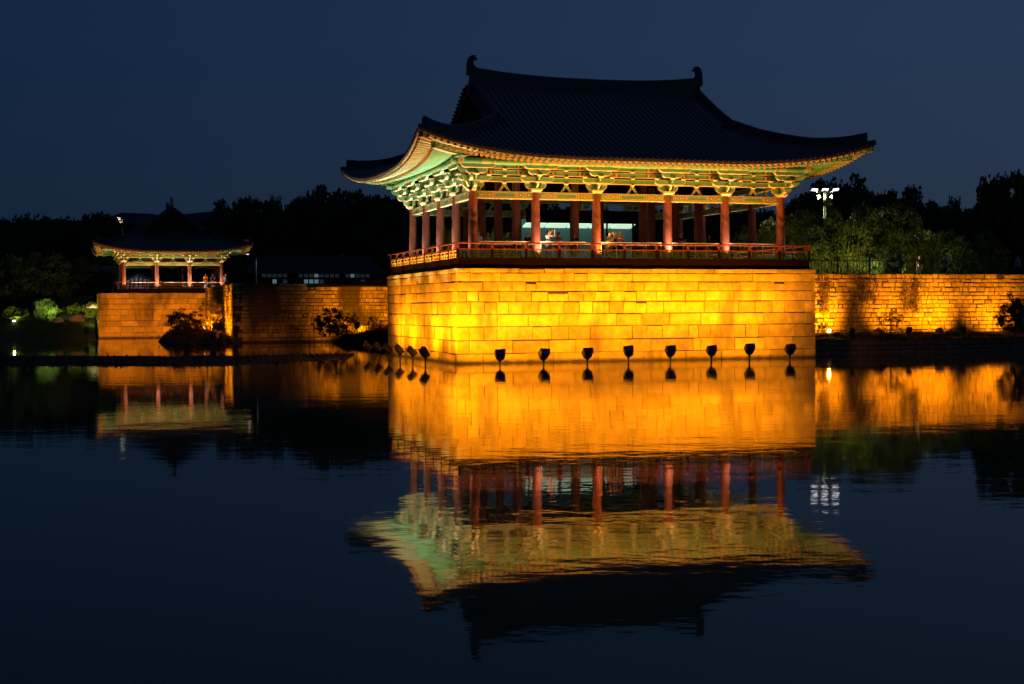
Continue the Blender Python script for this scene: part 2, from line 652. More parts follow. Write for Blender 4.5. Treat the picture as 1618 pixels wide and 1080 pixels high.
jt = {  # joint positions read off the photo's courses (first in its left half, then in its right half)
    1: ([822, 1107, 1270, 1555], [100, 545, 660, 890, 1205, 1415]),
    2: ([735, 1010, 1247, 1415], [242, 433, 713, 757, 975, 1165, 1345]),
    3: ([735, 827, 912, 1058, 1140, 1260, 1370, 1510], [55, 320, 413, 513, 600, 680, 742, 818, 892, 1045, 1128, 1200, 1273, 1360, 1430]),
    4: ([707, 915, 1112, 1308, 1430], [218, 382, 558, 757, 952, 1158, 1320, 1425]),
    5: ([743, 833, 913, 985, 1077, 1180, 1250, 1337, 1438, 1525], [68, 172, 265, 346, 413, 520, 657, 780, 880, 1000, 1105, 1215, 1293, 1421]),
    6: ([718, 793, 929, 1035, 1132, 1240, 1368, 1462, 1540], [88, 182, 270, 348, 475, 567, 660, 787, 972, 1145, 1235, 1402]),
    7: ([823, 917, 1010, 1097, 1163, 1343, 1475], [18, 105, 205, 290, 398, 540, 743, 875, 1013, 1115, 1228, 1292]),
    8: ([743, 937, 1183, 1405], [35, 135, 322, 552, 778, 1095, 1255, 1390]),
    9: ([740, 1055, 1220, 1345, 1500], [30, 160, 305, 445, 605, 850, 975, 1100, 1290]),
}
rows = []
for i in range(1, 10):
    zc = (max(0, zr_[i - 1]) + zr_[i]) / 2
    js = [0.0]
    for k, org in ((0, 560), (1, 920)):
        for q in jt[i][k]:
            u = px_u(org + q / 4.045, 500, -TF)[0] + TL
            if js[-1] + .18 < u < Lf - .18:
                js.append(u)
    rows.append((zr_[i - 1], zr_[i], js + [Lf]))
keep = set()
for r_, q, org in ((7, 1097, 560), (6, 1235, 560), (7, 1228, 920), (5, 346, 920)):
    u = px_u(org + q / 4.045, 500, -TF)[0] + TL
    js = rows[r_ - 1][2]
    a = min(js, key=lambda x: abs(x - u))
    keep.add((round(a, 2), round(zr_[r_ - 1], 2)))
P0 = site(-TL, -TF, 0)
lay_stones(terrace, P0, UX, -VX, rows[1:8], 'granite', keep=keep, seed=2)
lay_stones(terrace, P0 - VX * .05, UX, -VX, rows[:1], 'granite_plain', seed=3, proud=.004)
lay_stones(terrace, P0 - VX * .04 - UX * .04, UX, -VX, [(rows[8][0], rows[8][1], rows[8][2][:-1] + [Lf + .08])], 'granite_plain', seed=4, proud=.003)


def rand_joints(L, w, rr, sp=.35):
    js = [0.0]
    while js[-1] < L - w * .6:
        js.append(js[-1] + w * rr.uniform(1 - sp, 1 + sp))
    if L - js[-1] < w * .4:
        js.pop()
    return js + [L]


rr = random.Random(11)
srows = [(zr_[i - 1], zr_[i], [.3 if i % 2 else .02] + rand_joints(Ls - .3, (1.9, 1.5, 1.5, 1.8, 1.6, 1.5, 1.4, 1.7, 1.3)[i - 1], rr)[1:]) for i in range(1, 10)]
# left face: runs from the back corner to the front corner
PB = site(-TL, D + TB, 0)
def flip(rs): return [(a, c, [Ls - q for q in reversed(js)]) for a, c, js in rs]
lay_stones(terrace, PB, -VX, -UX, flip(srows[1:8]), 'granite', seed=5)
lay_stones(terrace, PB - UX * .05, -VX, -UX, flip(srows[:1]), 'granite_plain', seed=6, proud=.004)
lay_stones(terrace, PB - UX * .04, -VX, -UX, flip(srows[8:]), 'granite_plain', seed=7, proud=.003)
# right face
PR = site(W + TR, -TF, 0)
lay_stones(terrace, PR, VX, UX, [(a, c, rand_joints(Ls, 1.8, rr)) for a, c, _ in srows], 'granite', seed=8)

# retaining walls of smaller stones
def retaining(name, label, u0, v0, ux, out, L, z0, z1, rows_n, w, seed, mname='wall_stone', limit=300, rank=None):
    t = thing(name, label, 'wall', site(u0, v0, 0), math.atan2(ux.y, ux.x))
    bpy.context.view_layer.update()
    inv = t.matrix_world.inverted()
    P = site(u0, v0, 0)
    bb = MB()
    q = [P - out * .05, P - out * .05 + ux * L, P - out * .8 + ux * L, P - out * .8]
    lo = [inv @ (p + Vector((0, 0, z0 - .8))) for p in q]
    hi = [inv @ (p + Vector((0, 0, z1 - .02))) for p in q]
    bb.add(lo + hi, [(0, 3, 2, 1), (4, 5, 6, 7), (0, 1, 5, 4), (1, 2, 6, 5), (2, 3, 7, 6), (3, 0, 4, 7)])
    link('rubble_core', bb.mesh('rubble_core', ['mortar']), t)
    rr = random.Random(seed)
    zs = [z0]
    h = (z1 - z0) / rows_n
    for i in range(1, rows_n):
        zs.append(z0 + h * (i + rr.uniform(-.16, .16)))
    zs.append(z1)
    rws = [(zs[i], zs[i + 1], [0] + [q_ + rr.uniform(-.1, .1) * w for q_ in rand_joints(L, w, rr, .42)[1:-1]] + [L]) for i in range(rows_n)]
    lay_stones(t, P, ux, out, rws, mname, limit, dep=.25, gap=.045, proud=.024, seed=seed, rank=rank)
    return t


wall_r = retaining('retaining_wall', 'bright amber rubble wall beyond the lawn ledge with vines at its end', 19.3, 7.9, UX, -VX, 21.5, .75, 4.95, 15, .46, 21,
                   rank=lambda q: (q[0] > 18.5, -(q[1] - q[0]) * (q[3] - q[2])))
wall_l = retaining('retaining_wall', 'dim long rubble wall between the two stone terraces', -7.4, 49.6, UX, -VX, 16, -.5, 5.12, 17, .56, 22,
                   rank=lambda q: (q[0] > 14.2, -(q[1] - q[0]) * (q[3] - q[2])))
wall_e = retaining('retaining_wall', 'bright narrow return wall beside the dark shrubs, at the end of the dim long wall', -7.4, 76.2, -VX, -UX, 26.6, -.5, 5.12, 17, .62, 23)
# stone bank along the lawn ledge
edge = retaining('rubble_edge', 'low dark rubble edge between the lawn ledge and the water', 19.5, 3.2, UX, -VX, 40, -.5, .84, 4, .6, 24, 'rock', 120)
edge['category'] = 'stone edge'

# small terrace
SU, SV, SL, SD, SZ = -18.1, 76.0, 10.68, 11.5, 4.62
terr2 = thing('stone_terrace', 'small dim orange stone terrace under the small pavilion', 'terrace', site(SU, SV, 0), TH)
bpy.context.view_layer.update()
b = MB()
b.box(.06, SL - .06, .06, SD - .06, -1, SZ - .01)
link('rubble_core', b.mesh('rubble_core', ['mortar']), terr2)
rr = random.Random(31)
zz = [-.5, .55, 1.2, 1.78, 2.35, 2.95, 3.5, 4.05, SZ]
P2 = site(SU, SV, 0)
lay_stones(terr2, P2, UX, -VX, [(zz[i], zz[i + 1], [0, .5 + rr.uniform(0, .8)] + [x for x in rand_joints(SL, 1.25, rr) if x > 1.9]) for i in range(8)], 'granite_plain', seed=32, proud=.02)
lay_stones(terr2, site(SU, SV + SD, 0), -VX, -UX, [(zz[i], zz[i + 1], rand_joints(SD, 1.4, rr)) for i in range(8)], 'granite_plain', seed=33)


# ------------------------------------------------------------------ pavilions
def arm_poly(half, z0, z1):
    """bracket arm: flat top, underside swept up at both ends"""
    h = z1 - z0
    pts = []
    for i in range(6):
        t = i / 5 * PI / 2
        pts.append((half - h * 1.0 * (1 - math.sin(t)) * .0 - h * (1 - math.sin(t)), z0 + h * (1 - math.cos(t)) * .92))
    right = pts + [(half, z1)]
    left = [(-x, z) for x, z in reversed(right)]
    return right + left


def tongue_poly(out, z0, z1):
    """projecting arm in (y,z), y negative outwards, end curled up to a tongue"""
    h = z1 - z0
    return [(.3, z0), (.3, z1), (-out + .12, z1), (-out, z1 + .08 * h), (-out - .05, z1 + .02), (-out + .04, z0 + .55 * h), (-out + .22, z0 + .12 * h), (-out + .36, z0)][::-1]


def soro(bb, x, y, z, w=.13, h=.10, m=1, M=None):
    bb.frustum(x, y, z, z + h * .5, w * .62, w * .62, w, w, m, M)
    bb.box(x - w, x + w, y - w, y + w, z + h * .5, z + h, m, M)
    bb.box(x - w * .72, x + w * .72, y - w - .004, y + w + .004, z + h * .60, z + h * .9, 2, M)


class Pav:
    pass


def build_pavilion(name, label, us, vs, zt, zd, zr, zb, k, loc, rz, rail_off, roof, detail=True, rail_step=1.8, flip_lattice=None):
    p = Pav()
    root = thing(name, label, 'pavilion', (loc.x, loc.y, zt), rz)
    bpy.context.view_layer.update()
    p.root = root
    Wd, Dp = us[-1], vs[-1]
    T = lambda z: z - zt
    # --- deck
    bb = MB()
    r0 = rail_off
    bb.box(-r0 + .05, Wd + r0 - .05, -r0 + .05, Dp + r0 - .05, T(zd) - .12, T(zd))
    link('deck', bb.mesh('deck', ['floor_wood']), root)
    bb = MB()
    for (x0, x1, y0, y1) in ((-r0 - .03, Wd + r0 + .03, -r0 - .03, -r0 + .045), (-r0 - .03, Wd + r0 + .03, Dp + r0 - .045, Dp + r0 + .03),
                             (-r0 - .03, -r0 + .045, -r0 + .045, Dp + r0 - .045), (Wd + r0 - .045, Wd + r0 + .03, -r0 + .045, Dp + r0 - .045)):
        bb.box(x0, x1, y0, y1, .02, T(zd) + .02)
    link('fascia_board', bb.mesh('fascia_board', ['dark_red']), root)
    # --- columns
    cm = {}
    r = .235 * k

    def column(x, y, mname='red_column', h=zb + .40 * k - zd):
        key = round(h, 3)
        if key not in cm:
            bb = MB()
            n = 20
            prof = [(0, r * 1.08), (.15 * h, r * 1.08), (.4 * h, r * 1.06), (.7 * h, r * .99), (h, r * .86)]
            bb.tube([(0, 0, z) for z, _ in prof], [q for _, q in prof], n)
            cm[key] = bb.mesh('column', [mname])
        o = link('column', cm[key], root, (x, y, T(zd)))
        base = bpy.data.meshes.get('plinth' + name)
        if not base:
            bb = MB()
            bb.tube([(0, 0, 0), (0, 0, .1)], r * 1.35, 16)
            base = bb.mesh('plinth' + name, ['granite_plain'])
        link('plinth', base, o, (0, 0, -.02))
        return o

    ring = [(u, 0) for u in us] + [(u, Dp) for u in us] + [(0, v) for v in vs[1:-1]] + [(Wd, v) for v in vs[1:-1]]
    for q in ring:
        column(*q)
    inner = []
    if len(vs) > 4:
        for v in (vs[1], vs[2], vs[3]):
            for u in us[1:-1]:
                if v == vs[2] and u in us[2:-2]:
                    continue
                inner.append((u, v))
    else:
        inner = []
    for q in inner:
        column(*q, h=zb + 1.7 * k - zd)
    p.ring, p.inner = ring, inner
    # --- bracket sets
    zl = [zb + q * k for q in (.37, .55, .83, .89, 1.15, 1.25, 1.50, 1.58, 1.80)]
    Z = [T(q) for q in zl]
    h1, h2, h3, h4 = .60 * k, .92 * k, .62 * k, .98 * k
    t_ = .085 * k
    mats = ['green_paint', 'cream_paint', 'teal_paint', 'red_paint']

    def arm_mesh(half, z0, z1, y):
        bb = MB()
        bb.prism(arm_poly(half, z0, z1), y - t_, y + t_, 0, 1, .028 * k, 1, low=z0 + (z1 - z0) * .3)
        return bb

    def tong(o_, z0, z1, em=1):
        bb = MB()
        pl = tongue_poly(o_, z0, z1)
        bb.prism(pl, -t_ * .55, t_ * .55, 0, em, .022 * k, 1, plane='yz')
        return bb

    zc = Z[0]
    cap = MB()
    cap.frustum(0, 0, 0, .09 * k, .21 * k, .21 * k, .31 * k, .31 * k, 1)
    cap.box(-.31 * k, .31 * k, -.31 * k, .31 * k, .09 * k, .18 * k, 1)
    dz = lambda z: z - zc
    arms = [('bracket_arm', arm_mesh(h1, dz(Z[1]) - .03 * k, dz(Z[2]), 0)), ('bracket_arm', arm_mesh(h2, dz(Z[3]), dz(Z[4]), -.30 * k)),
            ('bracket_arm', arm_mesh(h3, dz(Z[5]), dz(Z[6]), -.64 * k)), ('bracket_arm', arm_mesh(h4, dz(Z[7]) - .08 * k, dz(Z[8]) - .02, -1.0 * k)),
            ('bracket_tongue', tong(.50 * k, dz(Z[1]), dz(Z[2]) + .02)), ('bracket_tongue', tong(.72 * k, dz(Z[3]), dz(Z[4]) + .02, 0)),
            ('bracket_tongue', tong(.94 * k, dz(Z[5]), dz(Z[6]) + .02, 2))]
    for xx, yy, z in ((-h1 + .14 * k, 0, Z[2]), (h1 - .14 * k, 0, Z[2]), (-h2 + .14 * k, -.30 * k, Z[4]), (h2 - .14 * k, -.30 * k, Z[4]),
                      (-h3 + .14 * k, -.64 * k, Z[6]), (h3 - .14 * k, -.64 * k, Z[6]), (0, -.45 * k, Z[2]), (0, -.80 * k, Z[4])):
        bb = MB()
        soro(bb, xx, yy, dz(z), .125 * k, .10 * k)
        arms.append(('bearing_block', bb))
    # diagonal arms for corners
    corner = []
    for o_, i in ((.50, 1), (.85, 3), (1.15, 5), (1.3, 7)):
        corner.append(('bracket_tongue', tong(o_ * 1.3 * k, dz(Z[i]), dz(Z[i + 1]), 1 if i < 2 else 2)))
    capm = cap.mesh('bracket', mats)
    if detail:
        arm_d = [(n_, q.mesh(n_, mats)) for n_, q in arms]
        cor_d = [(n_, q.mesh(n_, mats)) for n_, q in corner]
    else:
        al = MB()
        for n_, q in [('', cap)] + arms:
            for f, m_ in zip(q.f, q.m):
                al.add([q.v[i] for i in f], [tuple(range(len(f)))], m_)
        whole = al.mesh('bracket', mats)

    def bracket(x, y, ang, sub):
        o = link('bracket', capm if detail else whole, root, Matrix.Translation((x, y, zc)) @ Matrix.Rotation(ang, 4, 'Z'))
        if detail:
            for n_, me in sub:
                link(n_, me, o)
        return o

    for u in us:
        for v, ang in ((0, 0), (Dp, PI)):
            bracket(u, v, ang, arm_d if detail else None)
    for v in vs[1:-1]:
        for u, ang in ((0, -PI / 2), (Wd, PI / 2)):
            bracket(u, v, ang, arm_d if detail else None)
    for (x, y, ang, ang2) in ((0, 0, -PI / 2, -PI / 4), (Wd, 0, PI / 2, PI / 4), (0, Dp, -PI / 2, -3 * PI / 4), (Wd, Dp, PI / 2, 3 * PI / 4)):
        bracket(x, y, ang, (arm_d if detail else None))
        if detail:
            o = bracket(x, y, ang2, cor_d)
    # --- beams in every bay
    bcache = {}

    def lintel(L):
        bb = MB()
        h = .37 * k
        bb.box(0, L, -.11 * k, .11 * k, 0, h, 0)
        for sy in (-1, 1):
            y = sy * .11 * k
            fr = lambda x0, x1, z0, z1, m_, e=.008: bb.box(x0, x1, min(y, y + sy * e), max(y, y + sy * e), z0, z1, m_)
            fr(0, L, 0, .035 * k, 1)
            fr(0, L, h - .025 * k, h, 1)
            m0, m1 = L * .31, L * .69
            for x in (m0, m1):
                fr(x - .025, x + .025, .036 * k, h - .026 * k, 3)
            fr(m0 + .09, m1 - .09, .075 * k, .095 * k, 1)
            fr(m0 + .09, m1 - .09, h - .085 * k, h - .065 * k, 1)
            for x in (m0 + .09, m1 - .11):
                fr(x, x + .02, .095 * k, h - .085 * k, 1)
            for e0, e1 in ((.30, m0 - .08), (m1 + .08, L - .30)):
                fr(e0, e1, .07 * k, h - .06 * k, 4, .006)
                cx_ = (e0 + e1) / 2
                for dx in (-.22, 0, .22):
                    bb.disc((cx_ + dx, y + sy * .012, h * .52), (0, sy, 0), (.085 if dx else .04) * k, 10, 5, .004)
                    bb.disc((cx_ + dx, y + sy * .016, h * .52), (0, sy, 0), (.055 if dx else .02) * k, 10, 1 if dx else 3, .003)
            for x in (.21, L - .23):
                fr(x, x + .02, .036 * k, h - .026 * k, 5)
        bb.box(-.001, L + .001, -.10 * k, .10 * k, -.02 * k, 0, 1)
        return bb.mesh('lintel_beam', ['green_paint', 'cream_paint', 'teal_paint', 'orange_paint', 'olive_paint', 'black_paint'])

    def tie(L, z0, z1, bands):
        bb = MB()
        bb.box(0, L, -.085 * k, .085 * k, 0, z1 - z0, 0)
        for sy in (-1, 1):
            y = sy * .085 * k
            fr = lambda x0, x1, a, c, m_, e=.008: bb.box(x0, x1, min(y, y + sy * e), max(y, y + sy * e), a, c, m_)
            H = z1 - z0
            fr(0, L, 0, .03 * k, 1)
            fr(0, L, H - .02 * k, H, 1)
            if bands:
                for x in (L * .28, L * .72):
                    fr(x - .03, x + .03, .032 * k, H - .022 * k, 3)
                    for dd in (.09, .13):
                        xx = x + (dd if x < L / 2 else -dd)
                        fr(xx - .008, xx + .008, .032 * k, H - .022 * k, 5)
                for e0, e1 in ((.5, L * .28 - .06), (L * .72 + .06, L - .5)):
                    if e1 > e0:
                        fr(e0, e1, .05 * k, H - .045 * k, 4, .006)
                        for q in range(3):
                            bb.disc((e0 + (e1 - e0) * (q + .5) / 3, y + sy * .012, H * .5), (0, sy, 0), .05 * k, 8, 3 if q % 2 else 5, .005)
        bb.box(0, L, -.075 * k, .075 * k, -.015, 0, 1)
        return bb.mesh('bracket_beam', ['green_paint', 'cream_paint', 'teal_paint', 'orange_paint', 'olive_paint', 'black_paint'])

    def strut():
        bb = MB()
        h = Z[3] - Z[0] - .10 * k
        for sx in (-1, 1):
            poly = [(sx * .34 * k, 0), (sx * .20 * k, 0), (sx * .06 * k, h * .55), (0, h * .70), (0, h), (sx * .07 * k, h), (sx * .17 * k, h * .55)]
            bb.prism(poly if sx < 0 else poly[::-1], -.06 * k, .06 * k, 0, 1, .022 * k, 1)
        soro(bb, 0, 0, h, .12 * k, .10 * k)
        return bb.mesh('inverted_strut', mats)

    def block(hh=.10):
        bb = MB()
        soro(bb, 0, 0, 0, .115 * k, hh * k)
        return bb.mesh('bearing_block', mats)

    st, bl = strut(), block()

    def bay(x, y, ang, L, outer=True):
        key = round(L, 2)
        if key not in bcache:
            bcache[key] = (lintel(L), tie(L, Z[3], Z[4], False), tie(L, Z[5], Z[6], True), tie(L, Z[7], Z[8], True))
        g = bcache[key]
        M = Matrix.Translation((x, y, 0)) @ Matrix.Rotation(ang, 4, 'Z')
        link('lintel_beam', g[0], root, M @ Matrix.Translation((0, 0, T(zb))))
        for j, zi in ((1, 3), (2, 5), (3, 7)):
            bm_ = link('bracket_beam', g[j], root, M @ Matrix.Translation((0, 0, Z[zi])))
            if j < 3:
                link('bearing_block', bl, bm_, (L / 2, -.02, Z[zi + 1] - Z[zi]))
        link('inverted_strut', st, root, M @ Matrix.Translation((L / 2, 0, Z[0])))

    for a_, c_ in zip(us, us[1:]):
        bay(a_, 0, 0, c_ - a_)
        bay(c_, Dp, PI, c_ - a_)
    for a_, c_ in zip(vs, vs[1:]):
        bay(0, c_, -PI / 2, c_ - a_)
        bay(Wd, a_, PI / 2, c_ - a_)
    # backing boards above the tie beams (dark red)
    bb = MB()
    e = .11 * k
    for (x0, x1, y0, y1) in ((0, Wd, e, e + .03), (0, Wd, Dp - e - .03, Dp - e), (e, e + .03, e, Dp - e), (Wd - e - .03, Wd - e, e, Dp - e)):
        bb.box(x0, x1, y0, y1, Z[4] + .01, T(zl[8]) + .55 * k)
    link('frieze_board', bb.mesh('frieze_board', ['dark_red']), root)
    # --- outer purlins
    pz, po, pr = T(zb + 1.83 * k), 1.0 * k, .165 * k
    ext = .42 * k
    pm = ['green_paint', 'cream_paint', 'orange_paint', 'olive_paint', 'dark_red']
    for (a_, c_, seg) in (((-po, -po), (Wd + po, -po), us), ((Wd + po, Dp + po), (-po, Dp + po), us), ((-po, Dp + po), (-po, -po), vs), ((Wd + po, -po), (Wd + po, Dp + po), vs)):
        a3, c3 = Vector((*a_, pz)), Vector((*c_, pz))
        d = (c3 - a3).normalized()
        bb = MB()
        bb.tube([a3 - d * ext, c3 + d * ext], pr, 14, 0, True, 1)
        n = len(seg) - 1
        Lp = (c3 - a3).length
        for i in range(n):
            for f in (.25, .75):
                q = a3 + d * (po + seg[-1] * ((i + f) / n))
                bb.tube([q - d * .022, q + d * .022], pr + .006, 14, 2)
                q2 = a3 + d * (po + seg[-1] * ((i + (.12 if f < .5 else .88)) / n))
                bb.tube([q2 - d * .22, q2 + d * .22], pr + .004, 14, 3)
        for q, s_ in ((a3 - d * ext, -1), (c3 + d * ext, 1)):
            nrm = d * s_
            bb.disc(q + nrm * .008, nrm, pr * 1.0, 14, 1, .008)
            bb.disc(q + nrm * .012, nrm, pr * .86, 14, 2, .004)
            ax = nrm.cross(Vector((0, 0, 1))).normalized()
            for w in range(6):
                t = w * PI / 3 + .3
                bb.disc(q + nrm * .018 + (ax * math.cos(t) + Vector((0, 0, 1)) * math.sin(t)) * pr * .48, nrm, pr * .25, 8, 1, .005)
            bb.disc(q + nrm * .020, nrm, pr * .16, 8, 4, .005)
        link('purlin', bb.mesh('purlin', pm), root)
    p.T, p.Z, p.Wd, p.Dp, p.zd = T, Z, Wd, Dp, zd
    # --- railing
    zrl = T(zr)
    z0 = T(zd)
    hR = zrl - z0
    zm = z0 + hR * .60
    zp = z0 + hR * .50
    pmesh = MB()
    pmesh.box(-.055, .055, -.055, .055, z0 - .02, zm + .03, 0)
    pmesh.box(-.06, .06, -.06, .06, zm + .03, zrl - .02, 1)
    pmesh.frustum(0, 0, zrl - .02, zrl + .03, .06, .06, .045, .045, 1)
    pm_ = pmesh.mesh('railing_post', ['dark_red', 'red_paint'])
    lat = {}

    def lattice(L, mname):
        key = (round(L, 2), mname)
        if key in lat:
            return lat[key]
        bb = MB()
        a, c = .08, L - .08
        lo, hi = z0 + .02, zp - .03
        th = .028
        H = hi - lo
        n = max(1, round((c - a) / .62))
        s_ = (c - a) / n
        hb = lambda x0, x1, z: bb.box(x0, x1, -.02, .02, z - th / 2, z + th / 2)
        vb = lambda x, q0, q1: bb.box(x - th / 2, x + th / 2, -.022, .022, q0, q1)
        hb(a, c, hi + .0)
        for i in range(n):
            x = a + i * s_
            if i % 2 == 0:
                hb(x + .02, x + s_ * .75, lo + H * .62)
                vb(x + s_ * .5, lo, lo + H * .62)
                hb(x + s_ * .1, x + s_ * .5, lo + H * .28)
                vb(x + s_ * .2, lo + H * .62, hi)
                vb(x + s_ * .8, lo + H * .28, hi)
            else:
                hb(x + s_ * .15, x + s_, lo + H * .36)
                vb(x + s_ * .4, lo + H * .36, hi)
                hb(x + s_ * .4, x + s_ * .95, lo + H * .70)
                vb(x + s_ * .75, lo, lo + H * .36)
                vb(x + s_ * .1, lo, lo + H * .7)
            vb(x + s_ - th / 2, lo, hi)
        hb(a, c, lo)
        lat[key] = bb.mesh('lattice_panel', [mname])
        return lat[key]

    def lattice_grid(L, mname):
        """side railing: panels with pierced openings"""
        key = (round(L, 2), mname, 1)
        if key in lat:
            return lat[key]
        bb = MB()
        lo, hi = z0 + .03, zp + .02
        a, c = .06, L - .06
        H = hi - lo
        for f0, f1 in ((0, .14), (.42, .60), (.86, 1)):
            bb.box(a, c, -.018, .018, lo + H * f0, lo + H * f1)
        n = 4
        for i in range(n + 1):
            x = a + (c - a) * i / n
            bb.box(x - .055, x + .055, -.022, .022, lo + .002, lo + H * .598)
        for i in range(3):
            x = a + (c - a) * i / 2
            bb.box(x - .08, x + .08, -.022, .022, lo + H * .5, hi - .002)
        lat[key] = bb.mesh('lattice_panel', [mname])
        return lat[key]

    railu = {}

    def side(a, c, mname, gridded=False):
        a, c = Vector((*a, 0)), Vector((*c, 0))
        L = (c - a).length
        d = (c - a) / L
        n = round(L / rail_step)
        s_ = L / n
        ang = math.atan2(d.y, d.x)
        for i in range(n):
            q = a + d * (s_ * i)
            M = Matrix.Translation(q) @ Matrix.Rotation(ang, 4, 'Z')
            link('railing_post', pm_, root, M)
            link('lattice_panel', (lattice_grid if gridded else lattice)(s_, mname), root, M)
        bb = MB()
        bb.tube([a - d * .18 + Vector((0, 0, zrl)), c + d * .18 + Vector((0, 0, zrl))], .045, 8, 0)
        link('top_rail', bb.mesh('top_rail', ['red_paint']), root)
        bb = MB()
        M = Matrix.Translation(a) @ Matrix.Rotation(ang, 4, 'Z')
        bb.box(.06, L - .06, -.035, .035, zm - .03, zm + .03, 0, M)
        link('middle_rail', bb.mesh('middle_rail', ['red_paint']), root)

    q = rail_off
    side((-q, -q), (Wd + q, -q), 'lattice_teal_dimmed')
    side((Wd + q, -q), (Wd + q, Dp + q), 'lattice_teal_dimmed')
    side((Wd + q, Dp + q), (-q, Dp + q), 'lattice_teal_dimmed')
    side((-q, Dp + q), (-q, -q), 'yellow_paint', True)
    # --- roof
    build_roof(p, roof)
    return p


def build_roof(p, c):
    root, Wd, Dp, T = p.root, p.Wd, p.Dp, p.T
    om, oc, ze, lift, gu, zrg, k = c['om'], c['oc'], c['ze'], c['lift'], c['gu'], c['zridge'], c['k']
    half = c['half']
    e0 = oc - om
    Lr = oc + Dp / 2 - e0
    s0 = c['slope']
    kk = (zrg - ze - s0 * Lr) / Lr ** 2

    def gl(a):
        return max(0.0, 1 - a / half) ** 3.2

    def prof(d):
        return ze + s0 * (d - e0) + kk * (d - e0) * abs(d - e0)

    def lft(a, d):
        return lift * gl(a) * max(0.0, 1 - max(d, 0) / (oc + gu + 1.2)) ** 1.3

    def off(s, E):
        a = min(s + oc, E + oc - s)
        return om + (oc - om) * max(0, 1 - a / half) ** 1.6

    def zs(u, v, sd):
        if sd == 0: a, d = min(u + oc, Wd + oc - u), v + oc
        elif sd == 2: a, d = min(u + oc, Wd + oc - u), Dp + oc - v
        elif sd == 3: a, d = min(v + oc, Dp + oc - v), u + oc
        else: a, d = min(v + oc, Dp + oc - v), Wd + oc - u
        return T(prof(d) + lft(max(a, 0), d))

    def pt(sd, s, d_in, dz=0.0):
        """point at position s along the eave of side sd, d_in metres inward of the column line (negative: outside)"""
        u, v = {0: (s, d_in), 2: (s, Dp - d_in), 3: (d_in, s), 1: (Wd - d_in, s)}[sd]
        return Vector((u, v, zs(u, v, sd) + dz))

    def ends(sd, s):
        E = Wd if sd in (0, 2) else Dp
        o = off(s, E)
        a = min(s, E - s)
        if a < gu:
            return -o, a
        return -o, (Dp / 2 if sd in (0, 2) else gu + .55)

    # covering: top and underside
    top, bot = MB(), MB()
    N = 12
    for sd in range(4):
        E = Wd if sd in (0, 2) else Dp
        def strip(ss):
            rt, rb = [], []
            for s in ss:
                a, e_ = ends(sd, s)
                rt.append([pt(sd, s, a + (e_ - a) * j / N) for j in range(N + 1)])
                rb.append([pt(sd, s, a + (e_ - a) * j / N, -.15 * k) for j in range(N + 1)])
            fl = sd in (2, 3)
            top.grid(rt, 0, True, not fl)
            bot.grid(rb, 0, True, fl)
        n1, n2 = 14, 18
        strip([-oc + (gu - .0001 + oc) * (i / n1) for i in range(n1 + 1)])
        strip([gu + (E - 2 * gu) * (i / n2) for i in range(n2 + 1)])
        strip([E - gu + .0001 + (gu - .0001 + oc) * (i / n1) for i in range(n1 + 1)])
    roof = link('roof', top.mesh('roof', ['roof_tile']), root)
    link('soffit', bot.mesh('soffit', ['soffit_paint']), roof)
    # rows of round cover tiles
    rest = MB()
    rad = .095 * k
    step = .335 * k
    for sd in range(4):
        E = Wd if sd in (0, 2) else Dp
        n = round((E + 2 * oc - .3) / step)
        for i in range(n + 1):
            s = -oc + .15 + (E + 2 * oc - .3) * i / n + random.uniform(-.018, .018) * k
            a, e_ = ends(sd, s)
            if e_ - a < .25:
                continue
            visible = sd in (0, 3)
            seg = max(3, int((e_ - a) / .55))
            bb = MB()
            rws = []
            cr = 5 if visible else 3
            ax = Vector((1, 0, 0)) if sd in (0, 2) else Vector((0, 1, 0))
            for j in range(seg + 1):
                q = pt(sd, s, a - .06 + (e_ - a + .06) * j / seg, random.uniform(-.012, .014))
                rws.append([q + ax * (math.cos(t) * rad) + Vector((0, 0, math.sin(t) * rad + .01)) for t in [PI * w / (cr - 1) for w in range(cr)]])
            bb.grid(rws, 0, True, sd in (0, 1))
            nrm = {0: (0, -1, 0), 2: (0, 1, 0), 3: (-1, 0, 0), 1: (1, 0, 0)}[sd]
            q = pt(sd, s, a - .065) + Vector((0, 0, .012))
            bb.disc(q, nrm, rad * 1.06, 10, 1, .05)
            bb.disc(q + Vector(nrm) * .004, nrm, rad * .8, 10, 0)
            if visible:
                link('tile_row', bb.mesh('tile_row', ['roof_tile', 'roof_tile_end']), roof)
            else:
                for f, m_ in zip(bb.f, bb.m):
                    rest.add([bb.v[x] for x in f], [tuple(range(len(f)))], m_)
    link('far_tile_rows', rest.mesh('far_tile_rows', ['roof_tile', 'roof_tile_end']), roof, kind='stuff')
    # eave edge: lip of the under-tiles and painted boards, one per side
    for sd in range(4):
        E = Wd if sd in (0, 2) else Dp
        n = 60
        for nm, din, z0, z1, m_ in (('eave_lip', -.03, -.11, .0, 'roof_tile_end'), ('eave_board', .05, -.185, -.115, 'orange_paint'), ('rafter_board', .98, -.53, -.44, 'cream_paint')):
            rws = []
            bb = MB()
            for i in range(n + 1):
                s = -oc + (E + 2 * oc) * i / n
                if nm == 'rafter_board':
                    s = -oc + .85 * k + (E + 2 * oc - 1.7 * k) * i / n
                a = -off(s, E) + din * k
                q0, q1, q2 = pt(sd, s, a, z0 * k), pt(sd, s, a, z1 * k), pt(sd, s, a + .10 * k, z0 * k)
                rws.append([q2, q0, q1])
            bb.grid(rws, 0, False, sd in (0, 1))
            link(nm, bb.mesh(nm, [m_]), roof)
    # rafters: round ones and square flying ones on top
    rm = MB()
